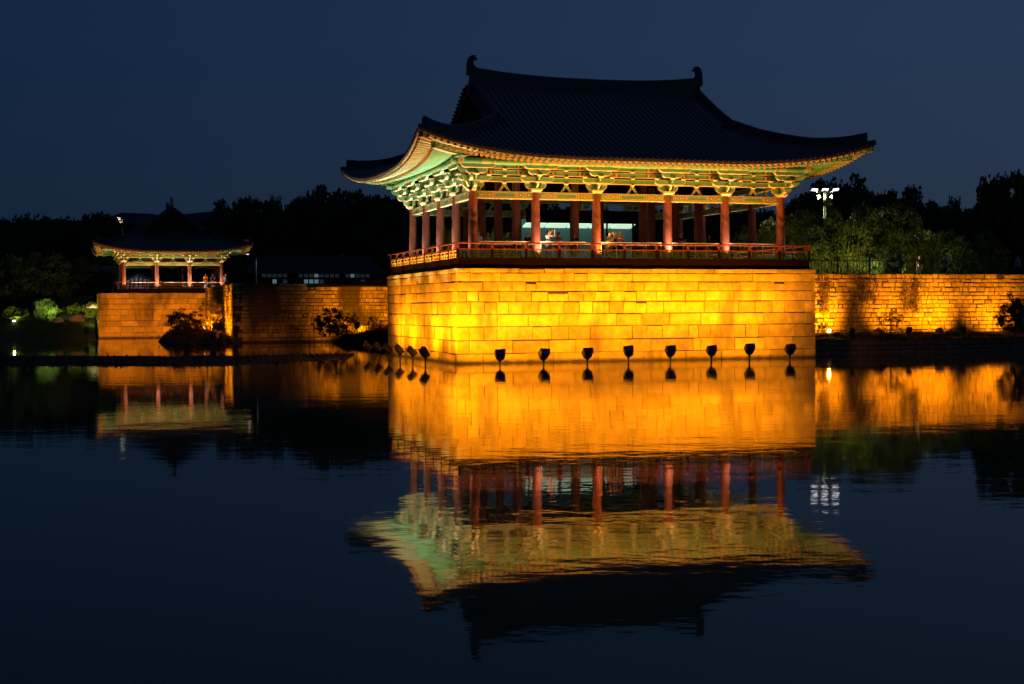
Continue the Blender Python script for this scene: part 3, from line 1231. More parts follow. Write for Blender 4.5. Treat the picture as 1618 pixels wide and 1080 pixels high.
    rm.tube([(0, 0, 0), (0, 1, 0)], .092 * k, 8, 0, True, 1)
    rmesh = rm.mesh('rafter', ['green_paint', 'orange_paint'])
    fm = MB()
    fm.box(-.075 * k, .075 * k, 0, .93, -.06 * k, .06 * k, 0)
    fm.box(-.075 * k, .075 * k, .93, .985, -.06 * k, .06 * k, 2)
    fm.box(-.075 * k, .075 * k, .985, 1, -.06 * k, .06 * k, 1)
    fmesh = fm.mesh('flying_rafter', ['soffit_paint', 'green_paint', 'cream_paint'])
    unit_r, unit_f = MB(), MB()
    po = 1.0 * k
    for sd in range(4):
        E = Wd if sd in (0, 2) else Dp
        n = round((E + 2 * oc - 1.0) / (.345 * k))
        for i in range(n + 1):
            s = -oc + .5 + (E + 2 * oc - 1.0) * i / n
            o = off(s, E)
            inn = lambda x: x if 1.0 < x < E - 1.0 else (1.0 + (x - 1.0) * .25 if x <= 1.0 else E - 1.0 + (x - E + 1.0) * .25)
            e1 = pt(sd, s, -o + .10 * k, -.25 * k)                           # flying rafter tip
            sr = s + (inn(s) - s) * (.93 * k / (o + .5))
            e2 = pt(sd, sr, -off(sr, E) + .95 * k, -.60 * k)
            sb = s + (inn(s) - s) * .45
            f0 = pt(sd, sb, -o + (o + .5) * .45, 0)
            f0.z = zs_safe(zs, sd, sb, -o + (o + .5) * .45, Wd, Dp) - .58 * k
            r0 = pt(sd, inn(s), .5, 0)
            r0.z = T(ze) + .52 * k + .25 * lft(max(0, min(s + oc, E + oc - s)), 0)
            vis = sd in (0, 3)
            for (q0, q1, me, nm) in ((r0, e2, rmesh, 'rafter'), (f0, e1, fmesh, 'flying_rafter')):
                M = along(q0, q1)
                if vis:
                    link(nm, me, roof, M)
                else:
                    tgt = unit_r if nm == 'rafter' else unit_f
                    for f in me.polygons:
                        tgt.add([M @ me.vertices[x].co for x in f.vertices], [tuple(range(len(f.vertices)))], f.material_index)
    link('far_rafters', unit_r.mesh('far_rafters', ['green_paint', 'orange_paint']), roof, kind='stuff')
    link('far_flying_rafters', unit_f.mesh('far_flying_rafters', ['soffit_paint', 'green_paint', 'cream_paint']), roof, kind='stuff')
    # hip rafters, hip ridges
    for (x, y, sx, sy) in ((0, 0, -1, -1), (Wd, 0, 1, -1), (0, Dp, -1, 1), (Wd, Dp, 1, 1)):
        def hp(q, dz):                 # q outwards along the diagonal from the corner column
            uu, vv = x + sx * q, y + sy * q
            return Vector((uu, vv, zs(uu, vv, 0 if sy < 0 else 2) + dz))
        dg = Vector((sx, sy, 0)).normalized()
        side_ = Vector((-dg.y, dg.x, 0))

        def sweep(pts, w, hts, mats, nm, m=0, mb=1):
            bb = MB()
            rws = [[q - side_ * w, q + side_ * w, q + side_ * w + Vector((0, 0, h)), q - side_ * w + Vector((0, 0, h)), q - side_ * w] for q, h in zip(pts, hts)]
            for j, mm in ((0, mb), (1, m), (2, m), (3, m)):
                bb.grid([[r_[j], r_[j + 1]] for r_ in rws], mm, False)
            bb.add(rws[-1][:4], [(0, 1, 2, 3)], m)
            bb.add(rws[0][:4], [(3, 2, 1, 0)], m)
            return link(nm, bb.mesh(nm, mats), roof)

        ts = [i / 10 for i in range(11)]
        q1 = [hp(-1 + (oc - .95 * k + 1) * t, 0) for t in ts]
        for q, t in zip(q1, ts):
            q.z = (T(ze) + .45 * k) * (1 - t) + (hp(oc - .95 * k, -.78 * k).z) * t - .18 * math.sin(t * PI) * k
        sweep(q1, .13 * k, [.34 * k] * 11, ['green_paint', 'cream_paint'], 'hip_rafter')
        q2 = [hp(.9 + (oc - .12 - .9) * t, -.46 * k) for t in ts]
        sweep(q2, .11 * k, [.24 * k] * 11, ['green_paint', 'orange_paint'], 'hip_rafter')
        # ridge over the hip
        q3 = [hp(-gu + (oc - .35 + gu) * t, -.05) for t in ts]
        o = sweep(q3, .15 * k, [(.42 + .16 * max(0, t - .6) / .4 + .10 * max(0, .2 - t) / .2) * k for t in ts], ['ridge_tile'], 'hip_ridge', 0, 0)
        bb = MB()
        bb.tube([q + Vector((0, 0, (.44 + .16 * max(0, t - .6) / .4 + .10 * max(0, .2 - t) / .2) * k)) for q, t in zip(q3, ts)], .10 * k, 7)
        link('ridge_cap', bb.mesh('ridge_cap', ['ridge_tile']), o)
        bb = MB()
        q = hp(oc - .1, .03)
        bb.tube([q - dg * .35, q + dg * .12 + Vector((0, 0, .05))], .10 * k, 8)
        link('corner_tile', bb.mesh('corner_tile', ['ridge_tile']), roof)
    # gables, descending ridges
    for gx, sx in ((gu, -1), (Wd - gu, 1)):
        wall_u = gx - sx * .5
        base = zs(gx, gu, 0) - .05
        n = 16
        pts = []
        for i in range(n + 1):
            v = gu + (Dp - 2 * gu) * i / n
            pts.append((v, zs(Wd / 2, v, 0 if v < Dp / 2 else 2) - .12))
        lowz = T(prof(oc + gu + .5)) - .3
        poly = [(gu, lowz)] + pts + [(Dp - gu, lowz)]
        bb = MB()
        bb.add([(wall_u, a, z) for a, z in poly], [tuple(range(len(poly)))], 0)
        nb = int((Dp - 2 * gu) / .35)
        for i in range(nb):
            v = gu + .3 + (Dp - 2 * gu - .6) * i / (nb - 1)
            zt_ = zs(Wd / 2, v, 0 if v < Dp / 2 else 2) - .5
            if zt_ > lowz + .3:
                bb.box(wall_u + sx * .004 if sx > 0 else wall_u - .03, wall_u + .03 if sx > 0 else wall_u - .004, v - .02, v + .02, lowz, zt_, 0)
        link('gable_wall', bb.mesh('gable_wall', ['gable_board']), roof)
        for sd in (0, 2):
            bb = MB()
            rws = []
            vv = [gu - .25 + (Dp / 2 - gu + .25) * i / 12 for i in range(13)]
            P = [Vector((gx, v if sd == 0 else Dp - v, zs(Wd / 2, v, 0) + .0)) for v in vv]
            w = .16 * k
            hts = [(.36 + .1 * (1 - i / 12) ** 3) * k for i in range(13)]
            rws = [[q + Vector((-w, 0, -.2)), q + Vector((w, 0, -.2)), q + Vector((w, 0, h)), q + Vector((-w, 0, h)), q + Vector((-w, 0, -.2))] for q, h in zip(P, hts)]
            bb.grid(rws, 0, False)
            bb.add(rws[0][:4], [(3, 2, 1, 0)])
            o = link('descending_ridge', bb.mesh('descending_ridge', ['ridge_tile']), roof)
            bb = MB()
            bb.tube([q + Vector((0, 0, h + .02)) for q, h in zip(P, hts)], .10 * k, 7)
            link('ridge_cap', bb.mesh('ridge_cap', ['ridge_tile']), o)
            # barge board and verge tiles
            bb = MB()
            rws = [[q + Vector((sx * .34, 0, -.10)), q + Vector((sx * .34, 0, -.50 * k)), q + Vector((sx * .28, 0, -.50 * k)), q + Vector((sx * .28, 0, -.10)), q + Vector((sx * .34, 0, -.10))] for q in P]
            bb.grid(rws, 0, False)
            link('barge_board', bb.mesh('barge_board', ['gable_board']), roof)
            nv = int((Dp / 2 - gu) / (.30 * k))
            vt = MB()
            vt.tube([(0, 0, 0), (.50, 0, -.06)], .085 * k, 7)
            vm = vt.mesh('verge_tile', ['ridge_tile'])
            for i in range(nv):
                v = gu + .1 + (Dp / 2 - gu - .2) * i / nv
                q = Vector((gx, v if sd == 0 else Dp - v, zs(Wd / 2, v, 0) + .03))
                link('verge_tile', vm, roof, Matrix.Translation(q) @ Matrix.Rotation(PI if sx < 0 else 0, 4, 'Z'))
            # narrow verge strip of the roof beyond the descending ridge
            bb = MB()
            bb.grid([[q + Vector((sx * .42, 0, -.05)), q + Vector((0, 0, .0))] for q in P], 0, False)
            link('verge', bb.mesh('verge', ['roof_tile']), roof)
    # main ridge with raised ends
    n = 20
    bb = MB()
    cap = MB()
    w = .19 * k
    us_ = [gu - .15 + (Wd - 2 * gu + .3) * i / n for i in range(n + 1)]
    tops = []
    rws = []
    for i, u in enumerate(us_):
        t = abs(2 * i / n - 1)
        z0 = T(zrg) - .15
        z1 = T(zrg) + c['ridge_h'] + c['ridge_rise'] * t ** 2.6
        tops.append(Vector((u, Dp / 2, z1)))
        rws.append([Vector((u, Dp / 2 - w, z0)), Vector((u, Dp / 2 + w, z0)), Vector((u, Dp / 2 + w * .9, z1)), Vector((u, Dp / 2 - w * .9, z1)), Vector((u, Dp / 2 - w, z0))])
    bb.grid(rws, 0, False)
    for e_ in (0, -1):
        bb.add(rws[e_][:4], [(0, 1, 2, 3)])
    # thin projecting courses of the ridge
    for f in (.45, .72):
        for sy in (-1, 1):
            bb.grid([[Vector((r_[0].x, Dp / 2 + sy * (w + .03), r_[0].z + (t_.z - r_[0].z) * f)), Vector((r_[0].x, Dp / 2 + sy * (w + .03), r_[0].z + (t_.z - r_[0].z) * f + .035)),
                      Vector((r_[0].x, Dp / 2 + sy * w * .8, r_[0].z + (t_.z - r_[0].z) * f + .036))] for r_, t_ in zip(rws, tops)], 1, False)
    rg = link('main_ridge', bb.mesh('main_ridge', ['ridge_tile', 'ridge_mortar']), roof)
    cap.tube([q + Vector((0, 0, .02)) for q in tops], .12 * k, 8)
    link('ridge_cap', cap.mesh('ridge_cap', ['ridge_tile']), rg)
    # beaked finials
    s_ = .95 * k * c.get('fin', 1)
    prof_ = [(-.30, -.35), (-.29, .15), (-.26, .45), (-.20, .66), (-.10, .80), (.04, .86), (.20, .85), (.24, .80), (.14, .76), (.28, .70), (.33, .62), (.30, .56), (.20, .60), (.12, .56), (.08, .44),
             (.10, .30), (.18, .18), (.30, .10), (.34, -.05), (.34, -.35)]
    for u, sx in ((us_[0] + .1, 1), (us_[-1] - .1, -1)):
        bb = MB()
        z = tops[0].z
        pl = [(u + sx * a * s_, z + b_ * s_ - .05) for a, b_ in prof_]
        bb.prism(pl, Dp / 2 - .17 * k, Dp / 2 + .17 * k)
        link('ridge_finial', bb.mesh('ridge_finial', ['ridge_tile']), roof)
    p.roof, p.zs = roof, zs


def zs_safe(zs, sd, s, d, Wd, Dp):
    u, v = {0: (s, d), 2: (s, Dp - d), 3: (d, s), 1: (Wd - d, s)}[sd]
    return zs(u, v, sd)


ZD = 5.42
main = build_pavilion('pavilion', 'large two-tiered tile-roofed pavilion with red columns on the golden stone terrace', [0, A, A + B_, W - A - B_, W - A, W], [0, D1, 2 * D1, 3 * D1, D],
                      ZT, ZD, 6.23, 8.63, 1.0, site(0, 0), TH, 1.15,
                      dict(om=3.23, oc=3.78, ze=10.57, lift=1.42, gu=1.95, zridge=15.72, slope=.40, half=12.0, k=1.0, ridge_h=.50, ridge_rise=.40))
small = build_pavilion('pavilion', 'small distant pavilion on the dim terrace, its gable turned to the water', [0, 3.4, 6.8, 10.2], [0, 3.3, 6.6, 9.9],
                       SZ, 5.0, 5.74, 7.50, .84, site(SU + 2.55, SV + .9 + 10.2) , TH - PI / 2, .72,
                       dict(om=2.55, oc=3.0, ze=8.90, lift=1.05, gu=1.5, zridge=13.4, slope=.42, half=8.5, k=.84, ridge_h=.42, ridge_rise=.30, fin=.8), detail=False, rail_step=1.7)
# ------------------------------------------------------------------ lights on the terrace walls
def flood_meshes():
    # head looks along -Z: a hooded box that narrows downwards to its yoke
    h = MB()
    out = [(-.23, .26), (.23, .26), (.24, .0), (.22, -.14), (.14, -.27), (-.14, -.27), (-.22, -.14), (-.24, .0)]
    n = len(out)
    rings = [[Vector((x * f, y_ * f + dy, z)) for x, y_ in out] for z, f, dy in ((-.06, 1.06, 0), (-.02, 1.06, 0), (.0, 1.0, 0), (.16, .94, -.01), (.24, .70, -.03))]
    for q in rings:
        q.append(q[0])
    h.grid(rings, 0, False)
    h.add(rings[-1][:-1], [tuple(range(n))], 0)
    for i in range(3):
        h.box(-.16, .16, -.14 + .1 * i, -.12 + .1 * i, .225, .262)
    rings2 = rings[0][:-1]
    head = h.mesh('lamp_head', ['lamp_housing'])
    g = MB()
    g.add([q * .93 + Vector((0, 0, .02)) for q in rings2], [tuple(reversed(range(n)))], 0)
    lens = g.mesh('lens', ['lens_sodium'])
    y = MB()
    y.tube([(0, 0, 0), (0, 0, .16)], .035, 8)
    y.frustum(0, 0, -.04, .20, .035, .035, .15, .09)
    y.frustum(0, 0, -.9, 0, .045, .045, .032, .032)
    yoke = y.mesh('stem', ['lamp_housing'])
    return head, lens, yoke


FH, FL, FS = flood_meshes()


def floodlight(p, z, target, label, group, power, deg, blend=.6, col=SODIUM, lensmat=None, scale=1.0, stem=True, wide=1, yaw=0.0):
    """floodlight with its head's centre at p + z, aimed at target"""
    t = thing('floodlight', label, 'floodlight', p, 0, group)
    bpy.context.view_layer.update()
    hz = Vector((0, 0, z))
    if stem:
        so = link('stem', FS, t, Matrix.Translation((0, 0, z - .36 * scale)) @ Matrix.Scale(scale, 4))
    Mh = aim(hz, Vector(target) - Vector(p)) @ Matrix.Rotation(yaw, 4, 'Z') @ Matrix.Scale(scale, 4)
    hd = link('lamp_head', FH, t, Mh)
    ln = link('lens', FL, hd)
    if lensmat:
        ln.data = FL.copy()
        ln.data.materials[0] = MAT[lensmat]
    d = (Vector(target) - (Vector(p) + hz)).normalized()
    spot(t, Vector(p) + hz + d * (.16 * scale), target, power, col, deg, blend, .12, wide=wide)
    return t


vF = -TF - 3.3
ords = ['first', 'second', 'third', 'fourth', 'fifth', 'sixth', 'seventh', 'eighth']
for i, px in enumerate((790, 859, 928, 993, 1059, 1124, 1184, 1248)):
    q = px_u(px, 575, vF)
    P = site(q[0], vF, 0)
    hz_ = .60 + (.0, .0, .01, .08, .06, .04, .10, .05)[i]
    tg = site(q[0] + (.2, .1, 0, .3, 0, 0, .2, 0)[i], -TF, 4.8)
    FT = floodlight(P, hz_, tg, f'{ords[i]} dark floodlight from the terrace corner, in the water before its front', 'floodlights in the water before the terrace front',
               (1650, 1750, 1600, 1600, 1750, 2250, 2450, 2000)[i], 86, 1.0, wide=2.0, yaw=(.1, -.12, .05, .2, .14, .22, .1, .16)[i], scale=1.08)
    spot(FT, P + Vector((0, 0, hz_)) + VX * .2, site(q[0], -TF, 1.0), 850, SODIUM, 156, 1.0, .15)  # added low wide beam, brightens the base courses
    spot(FT, P + Vector((0, 0, hz_ + .35)), P + VX * 2.0 + Vector((0, 0, 9.4)), 1800, (1, .48, .13), 34, .7, .12, wide=2.6)  # added upward beam, brightens the brackets and eaves
uL = -3.3
for i, px in enumerate((672, 652, 632, 614, 598, 582)):
    lo, hi = -8.0, 20.0
    for _ in range(40):
        mid = (lo + hi) / 2
        w = site(uL, mid)
        x = 809 + w.x / w.y * FOC
        if x > px: lo = mid
        else: hi = mid
    P = site(uL, max(lo, -1.0) if i else lo, 0)
    FT = floodlight(P, .70, site(-TL, lo + (.3 if i == 0 else 0), (2.0, 3.0, 2.4, 2.8, 2.6, 2.8)[i]), f'{ords[i]} tilted oval floodlight from the terrace corner, beside its flank', 'floodlights in the water beside the terrace flank',
               (5200, 1200, 2300, 300, 1500, 1500)[i], (110, 112, 116, 104, 124, 124)[i], 1.0)
    spot(FT, P + Vector((0, 0, .7)) + UX * .2, site(-TL, lo + .3, 1.2), 420, SODIUM, 155, 1.0, .15)  # added wide beam for the lower flank courses
    spot(FT, P + Vector((0, 0, 1.1)), P + UX * 1.7 + VX * 2.2 + Vector((0, 0, 9.2)), 3000, (1, .86, .50), 44, .7, .12)  # added pale upward beam, brightens flank brackets and soffit

# floods on the lawn ledge before the right wall
for i, (px, py, pw, dx, what) in enumerate(((1346, 521, 2500, -1.0, 'nearest the terrace'), (1436, 521, 1800, .4, 'under the bare shrub'), (1521, 520, 2800, -.6, 'beside the two dark rocks'), (1600, 521, 2300, .2, 'behind the dense dark shrub at the picture edge'))):
    q = px_u(px, py, 5.3)
    P = site(q[0], 5.3, ledge_z(q[0], 5.3))
    floodlight(P, .34, site(q[0] + dx, 7.9, 2.9), f'black box floodlight on the lawn ledge {what}', 'floodlights on the lawn ledge', pw, 102, 1.0, scale=.72)
q = px_u(1310, 521, 5.6)
P = site(q[0], 5.6, ledge_z(q[0], 5.6))
t = floodlight(P, .32, Vector((0, 10, 2.8)) * .2 + P * .8 + Vector((0, 0, 3)), 'dazzling floodlight beside the terrace end, its lens turned to the water', 'floodlights on the lawn ledge', 40, 120, .9, scale=.42, lensmat='lens_dazzling')
spot(t, P + Vector((0, 0, .6)), site(q[0] + .8, 7.9, 2.4), 900, SODIUM, 130, .9)  # added second beam, lights the wall behind the turned lens

DEEP = (1.0, .29, .004)
# lamps along the long dim wall, its return and the small terrace
FW = 'floodlights along the far walls'
p_ = at_depth(564, 513, 113.5)
floodlight(Vector((p_.x, p_.y, p_.z - .4)), .4, site(5.4, 49.6, 2.6), 'black box floodlight on the bank before the dim long wall', FW, 5000, 124, 1.0, SODIUM, scale=.95)
floodlight(site(-9.9, 40.0), .8, site(-4.5, 49.6, 1.2), 'floodlight in the water before the bright narrow return wall, nearer of the pair', FW, 500, 46, 1.0, DEEP)
floodlight(site(-9.5, 42.0), .8, site(-5.0, 49.6, 1.2), 'floodlight in the water before the bright narrow return wall, farther of the pair', FW, 350, 46, 1.0, DEEP)
floodlight(site(-9.4, 54.5, .75), .5, site(-7.4, 53.4, 2.7), 'low floodlight at the foot of the bright narrow return wall', FW, 8000, 140, .9, SODIUM, scale=.6)
floodlight(site(-8.8, 70.8, .6), .5, site(-8.8, 76, 3.0), 'small floodlight hidden among the shrubs before the small terrace', FW, 1500, 150, .9, DEEP)
p_ = on_level(137, 537.5, 0)
floodlight(Vector((p_.x, p_.y, 0)), .95, site(-13.2, 76, 2.9), 'rusty floodlight standing in the water by the small terrace corner', FW, 5200, 120, 1.0, DEEP)

# ------------------------------------------------------------------ lights on the decks
um = MB()
um.frustum(0, 0, 0, .05, .07, .05, .07, .05)
um.tube([(0, 0, .05), (0, .02, .16)], [.05, .065], 10)
up_me = um.mesh('uplight', ['lamp_housing'])
ul = MB()
ul.disc((0, .022, .166), (0, .12, 1), .055, 10, 0)
ul_me = ul.mesh('lens', ['lens_warm'])


def uplight(pav, x, y, dx, dy, power, col, label, group, deg=62):
    base = pav.root.matrix_world @ Vector((x + dx, y + dy, pav.zd - pav.root.location.z))
    t = thing('uplight', label, 'uplight', base, pav.root.rotation_euler.z, group, up_me)
    bpy.context.view_layer.update()
    link('lens', ul_me, t)
    top = pav.root.matrix_world @ Vector((x, y, 0))
    top.z = base.z + 1.7
    spot(t, base + Vector((0, 0, .2)), top, power, col, deg, .9, .06)


bpy.context.view_layer.update()
UG = 'uplights at the pavilion column feet'
for i, u in enumerate([0, A, A + B_, W - A - B_, W - A, W]):
    col = (1, .42, .08) if i == 2 else (1, .58, .34)
    uplight(main, u, 0, (-.72, .35, .45, 0, .1, .72)[i], (.15, -.70, -.70, -.70, -.70, .05)[i], (230, 560, 640, 540, 430, 200)[i], col, f'low uplight at the {ords[i]} front column from the big terrace corner', UG, (78, 105, 110, 78, 78, 78)[i])
for i, v in enumerate([D1, 2 * D1, 3 * D1, D]):
    uplight(main, 0, v, -.72, .05, 240, (1, .58, .36), f'low uplight at the {ords[i + 1]} flank column from the big terrace corner', UG, 78)
for i, u in enumerate([0, 3.3, 6.6, 9.9]):
    uplight(small, 10.2, u, .55, -.1, 130, (1, .52, .26), f'low uplight at the {ords[i]} front column of the small pavilion, counted from its water corner', 'uplights on the small pavilion', 78)


def strip(pav, a, c, power, col, label, tilt=0, spread=112):
    """long upward strip lamp lying on the deck just inside the railing"""
    a, c = Vector(a), Vector(c)
    mid = (a + c) / 2
    L = (c - a).length
    ang = math.atan2((c - a).y, (c - a).x)
    w = pav.root.matrix_world @ Vector((mid.x, mid.y, pav.zd - pav.root.location.z))
    t = thing('strip_light', label, 'strip light', w, pav.root.rotation_euler.z + ang, 'strip lights behind the railings')
    bb = MB()
    bb.box(-L / 2, L / 2, -.05, .05, 0, .07, 0)
    for sy in (-1, 1):
        bb.box(-L / 2, L / 2, sy * .06 - .01, sy * .06 + .01, 0, .09, 0)
    link('housing', bb.mesh('housing', ['lamp_housing']), t)
    bb = MB()
    bb.box(-L / 2 + .02, L / 2 - .02, -.035, .035, .071, .078, 0)
    link('lens', bb.mesh('lens', ['lens_warm']), t)
    area(t, Matrix.Translation((0, 0, .10)) @ Matrix.Rotation(PI + tilt, 4, 'X'), power, col, L, .06, spread)


strip(main, (.3, -.55), (W - .3, -.55), 450, (1, .50, .16), 'long strip light on the deck behind the front railing', R(8))
strip(main, (-.55, D - .3), (-.55, .3), 520, (1, .93, .62), 'long strip light on the deck behind the flank railing', R(8))
strip(main, (W + .95, .3), (W + .95, D - .3), 110, (1, .75, .45), 'long strip light on the deck behind the far flank railing', R(8))
strip(small, (10.2 + .38, .2), (10.2 + .38, 9.7), 760, (1, .80, .45), 'strip light on the small pavilion deck behind its railing', R(8))

# ------------------------------------------------------------------ inside the main pavilion
RM = main.root.matrix_world.copy()


def inside(u, v, z=0.0):
    return RM @ Vector((u, v, ZD - ZT + z))


# lit exhibition room behind the inner columns: dark red boards above, pale lit ceiling strip and self-glowing teal wall below
hv = 3 * D1 + .35
hu0, hu1 = px_u(832, 370, hv)[0], px_u(1009, 370, hv)[0]
hall = thing('exhibition_screen', 'lit teal display wall under dark red boards at the back of the main pavilion', 'display wall', inside(hu0, hv), TH)
x0, x1 = 0.0, hu1 - hu0
hz1 = at_depth(930, 352.5, inside((hu0 + hu1) / 2, hv).y).z - ZD
hz2 = at_depth(930, 332, inside((hu0 + hu1) / 2, hv).y).z - ZD
bb = MB()
bb.box(x0, x1, 0, .08, hz1, hz2)
link('upper_board', bb.mesh('upper_board', ['dark_red']), hall)
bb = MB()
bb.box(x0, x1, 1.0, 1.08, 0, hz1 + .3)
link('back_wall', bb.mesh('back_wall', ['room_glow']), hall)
n = 5
for i in range(n):
    xa = x0 + .05 + (x1 - x0 - .1) * i / n
    xb = x0 - .05 + (x1 - x0 - .1) * (i + 1) / n
    bb = MB()
    bb.add([(xa, .10, hz1 - .01), (xb, .10, hz1 - .01), (xb, .985, hz1 - .24), (xa, .985, hz1 - .24)], [(0, 1, 2, 3)])
    bb.add([(xa, .10, hz1 + .04), (xb, .10, hz1 + .04), (xb, .985, hz1 - .19), (xa, .985, hz1 - .19)], [(3, 2, 1, 0)])
    link('ceiling_panel', bb.mesh('ceiling_panel', ['strip_glow']), hall)
for x in (x0 + .6, x0 + 2.9, x0 + 5.3, x1 - .35):
    bb = MB()
    bb.box(x - .05, x + .05, .02, .10, 0, hz1)
    link('mullion', bb.mesh('mullion', ['dark_red']), hall)
bb = MB()
for zc_ in (1.05, .25):
    bb.box(x0, x1, .97, .995, zc_ - .03, zc_ + .03)
link('dado_rail', bb.mesh('dado_rail', ['teal_wall']), hall)

# low metal barrier between the front columns
bay_us = [0, A, A + B_, W - A - B_, W - A, W]
for i, (a, c) in enumerate(zip(bay_us, bay_us[1:])):
    t = thing('metal_barrier', f'slim pale metal barrier in the {ords[i]} front bay counted from the terrace corner', 'barrier', inside((a + c) / 2, .15), TH, 'barriers between the front columns')
    L = c - a - .6
    bb = MB()
    bb.box(-L / 2, L / 2, -.025, .025, .93, .98)
    link('top_bar', bb.mesh('top_bar', ['steel']), t)
    for j in range(5):
        x = -L / 2 + .03 + (L - .06) * j / 4
        bb = MB()
        bb.box(x - .022, x + .022, -.02, .02, 0, .93)
        link('post', bb.mesh('post', ['steel']), t)
    bb = MB()
    bb.box(-L / 2, L / 2, -.015, .015, .12, .15)
    link('lower_bar', bb.mesh('lower_bar', ['steel']), t)

for i, (px, v, L, what) in enumerate(((797, 3.6, 1.9, 'beside the person in blue'), (889, 3.6, 1.9, 'behind the woman in white who takes a photo'), (1000, 3.4, 1.4, 'behind the man in the pale pink shirt'),
                                     (1094, 3.2, 1.7, 'between the fourth and fifth front columns'))):
    u = px_u(px, 378, v)[0]
    t = thing('bench_table', f'long tan wooden table {what}', 'table', inside(u, v), TH, 'tan tables on the pavilion deck')
    bb = MB()
    bb.box(-L / 2, L / 2, -.3, .3, .86, .98)
    link('table_top', bb.mesh('table_top', ['tan_wood']), t)
    for sx in (-1, 1):
        for sy in (-1, 1):
            bb = MB()
            bb.box(sx * (L / 2 - .12) - .04, sx * (L / 2 - .12) + .04, sy * .22 - .04, sy * .22 + .04, 0, .86)
            link('leg', bb.mesh('leg', ['tan_wood']), t)
    bb = MB()
    bb.box(-L / 2 + .1, L / 2 - .1, -.2, .2, .40, .45)
    link('shelf', bb.mesh('shelf', ['tan_wood']), t)


# ------------------------------------------------------------------ people
def skin_obj(name, pts, edges, rad, m, parent, sub=1):
    me = bpy.data.meshes.new(name)
    me.from_pydata([tuple(p) for p in pts], edges, [])
    me.materials.append(MAT[m])
    o = link(name, me, parent)
    md = o.modifiers.new('skin', 'SKIN')
    lay = me.skin_vertices
    if not lay:
        bm = bmesh.new()
        bm.from_mesh(me)
        bm.verts.layers.skin.verify()
        bm.to_mesh(me)
        bm.free()
        lay = me.skin_vertices
    for i, r in enumerate(rad):
        q = lay[0].data[i]
        q.radius = r if isinstance(r, tuple) else (r, r)
        q.use_root = (i == 0)
    md.use_smooth_shade = True
    if sub:
        sd = o.modifiers.new('sub', 'SUBSURF')
        sd.levels = sub
        sd.render_levels = sub
    return o


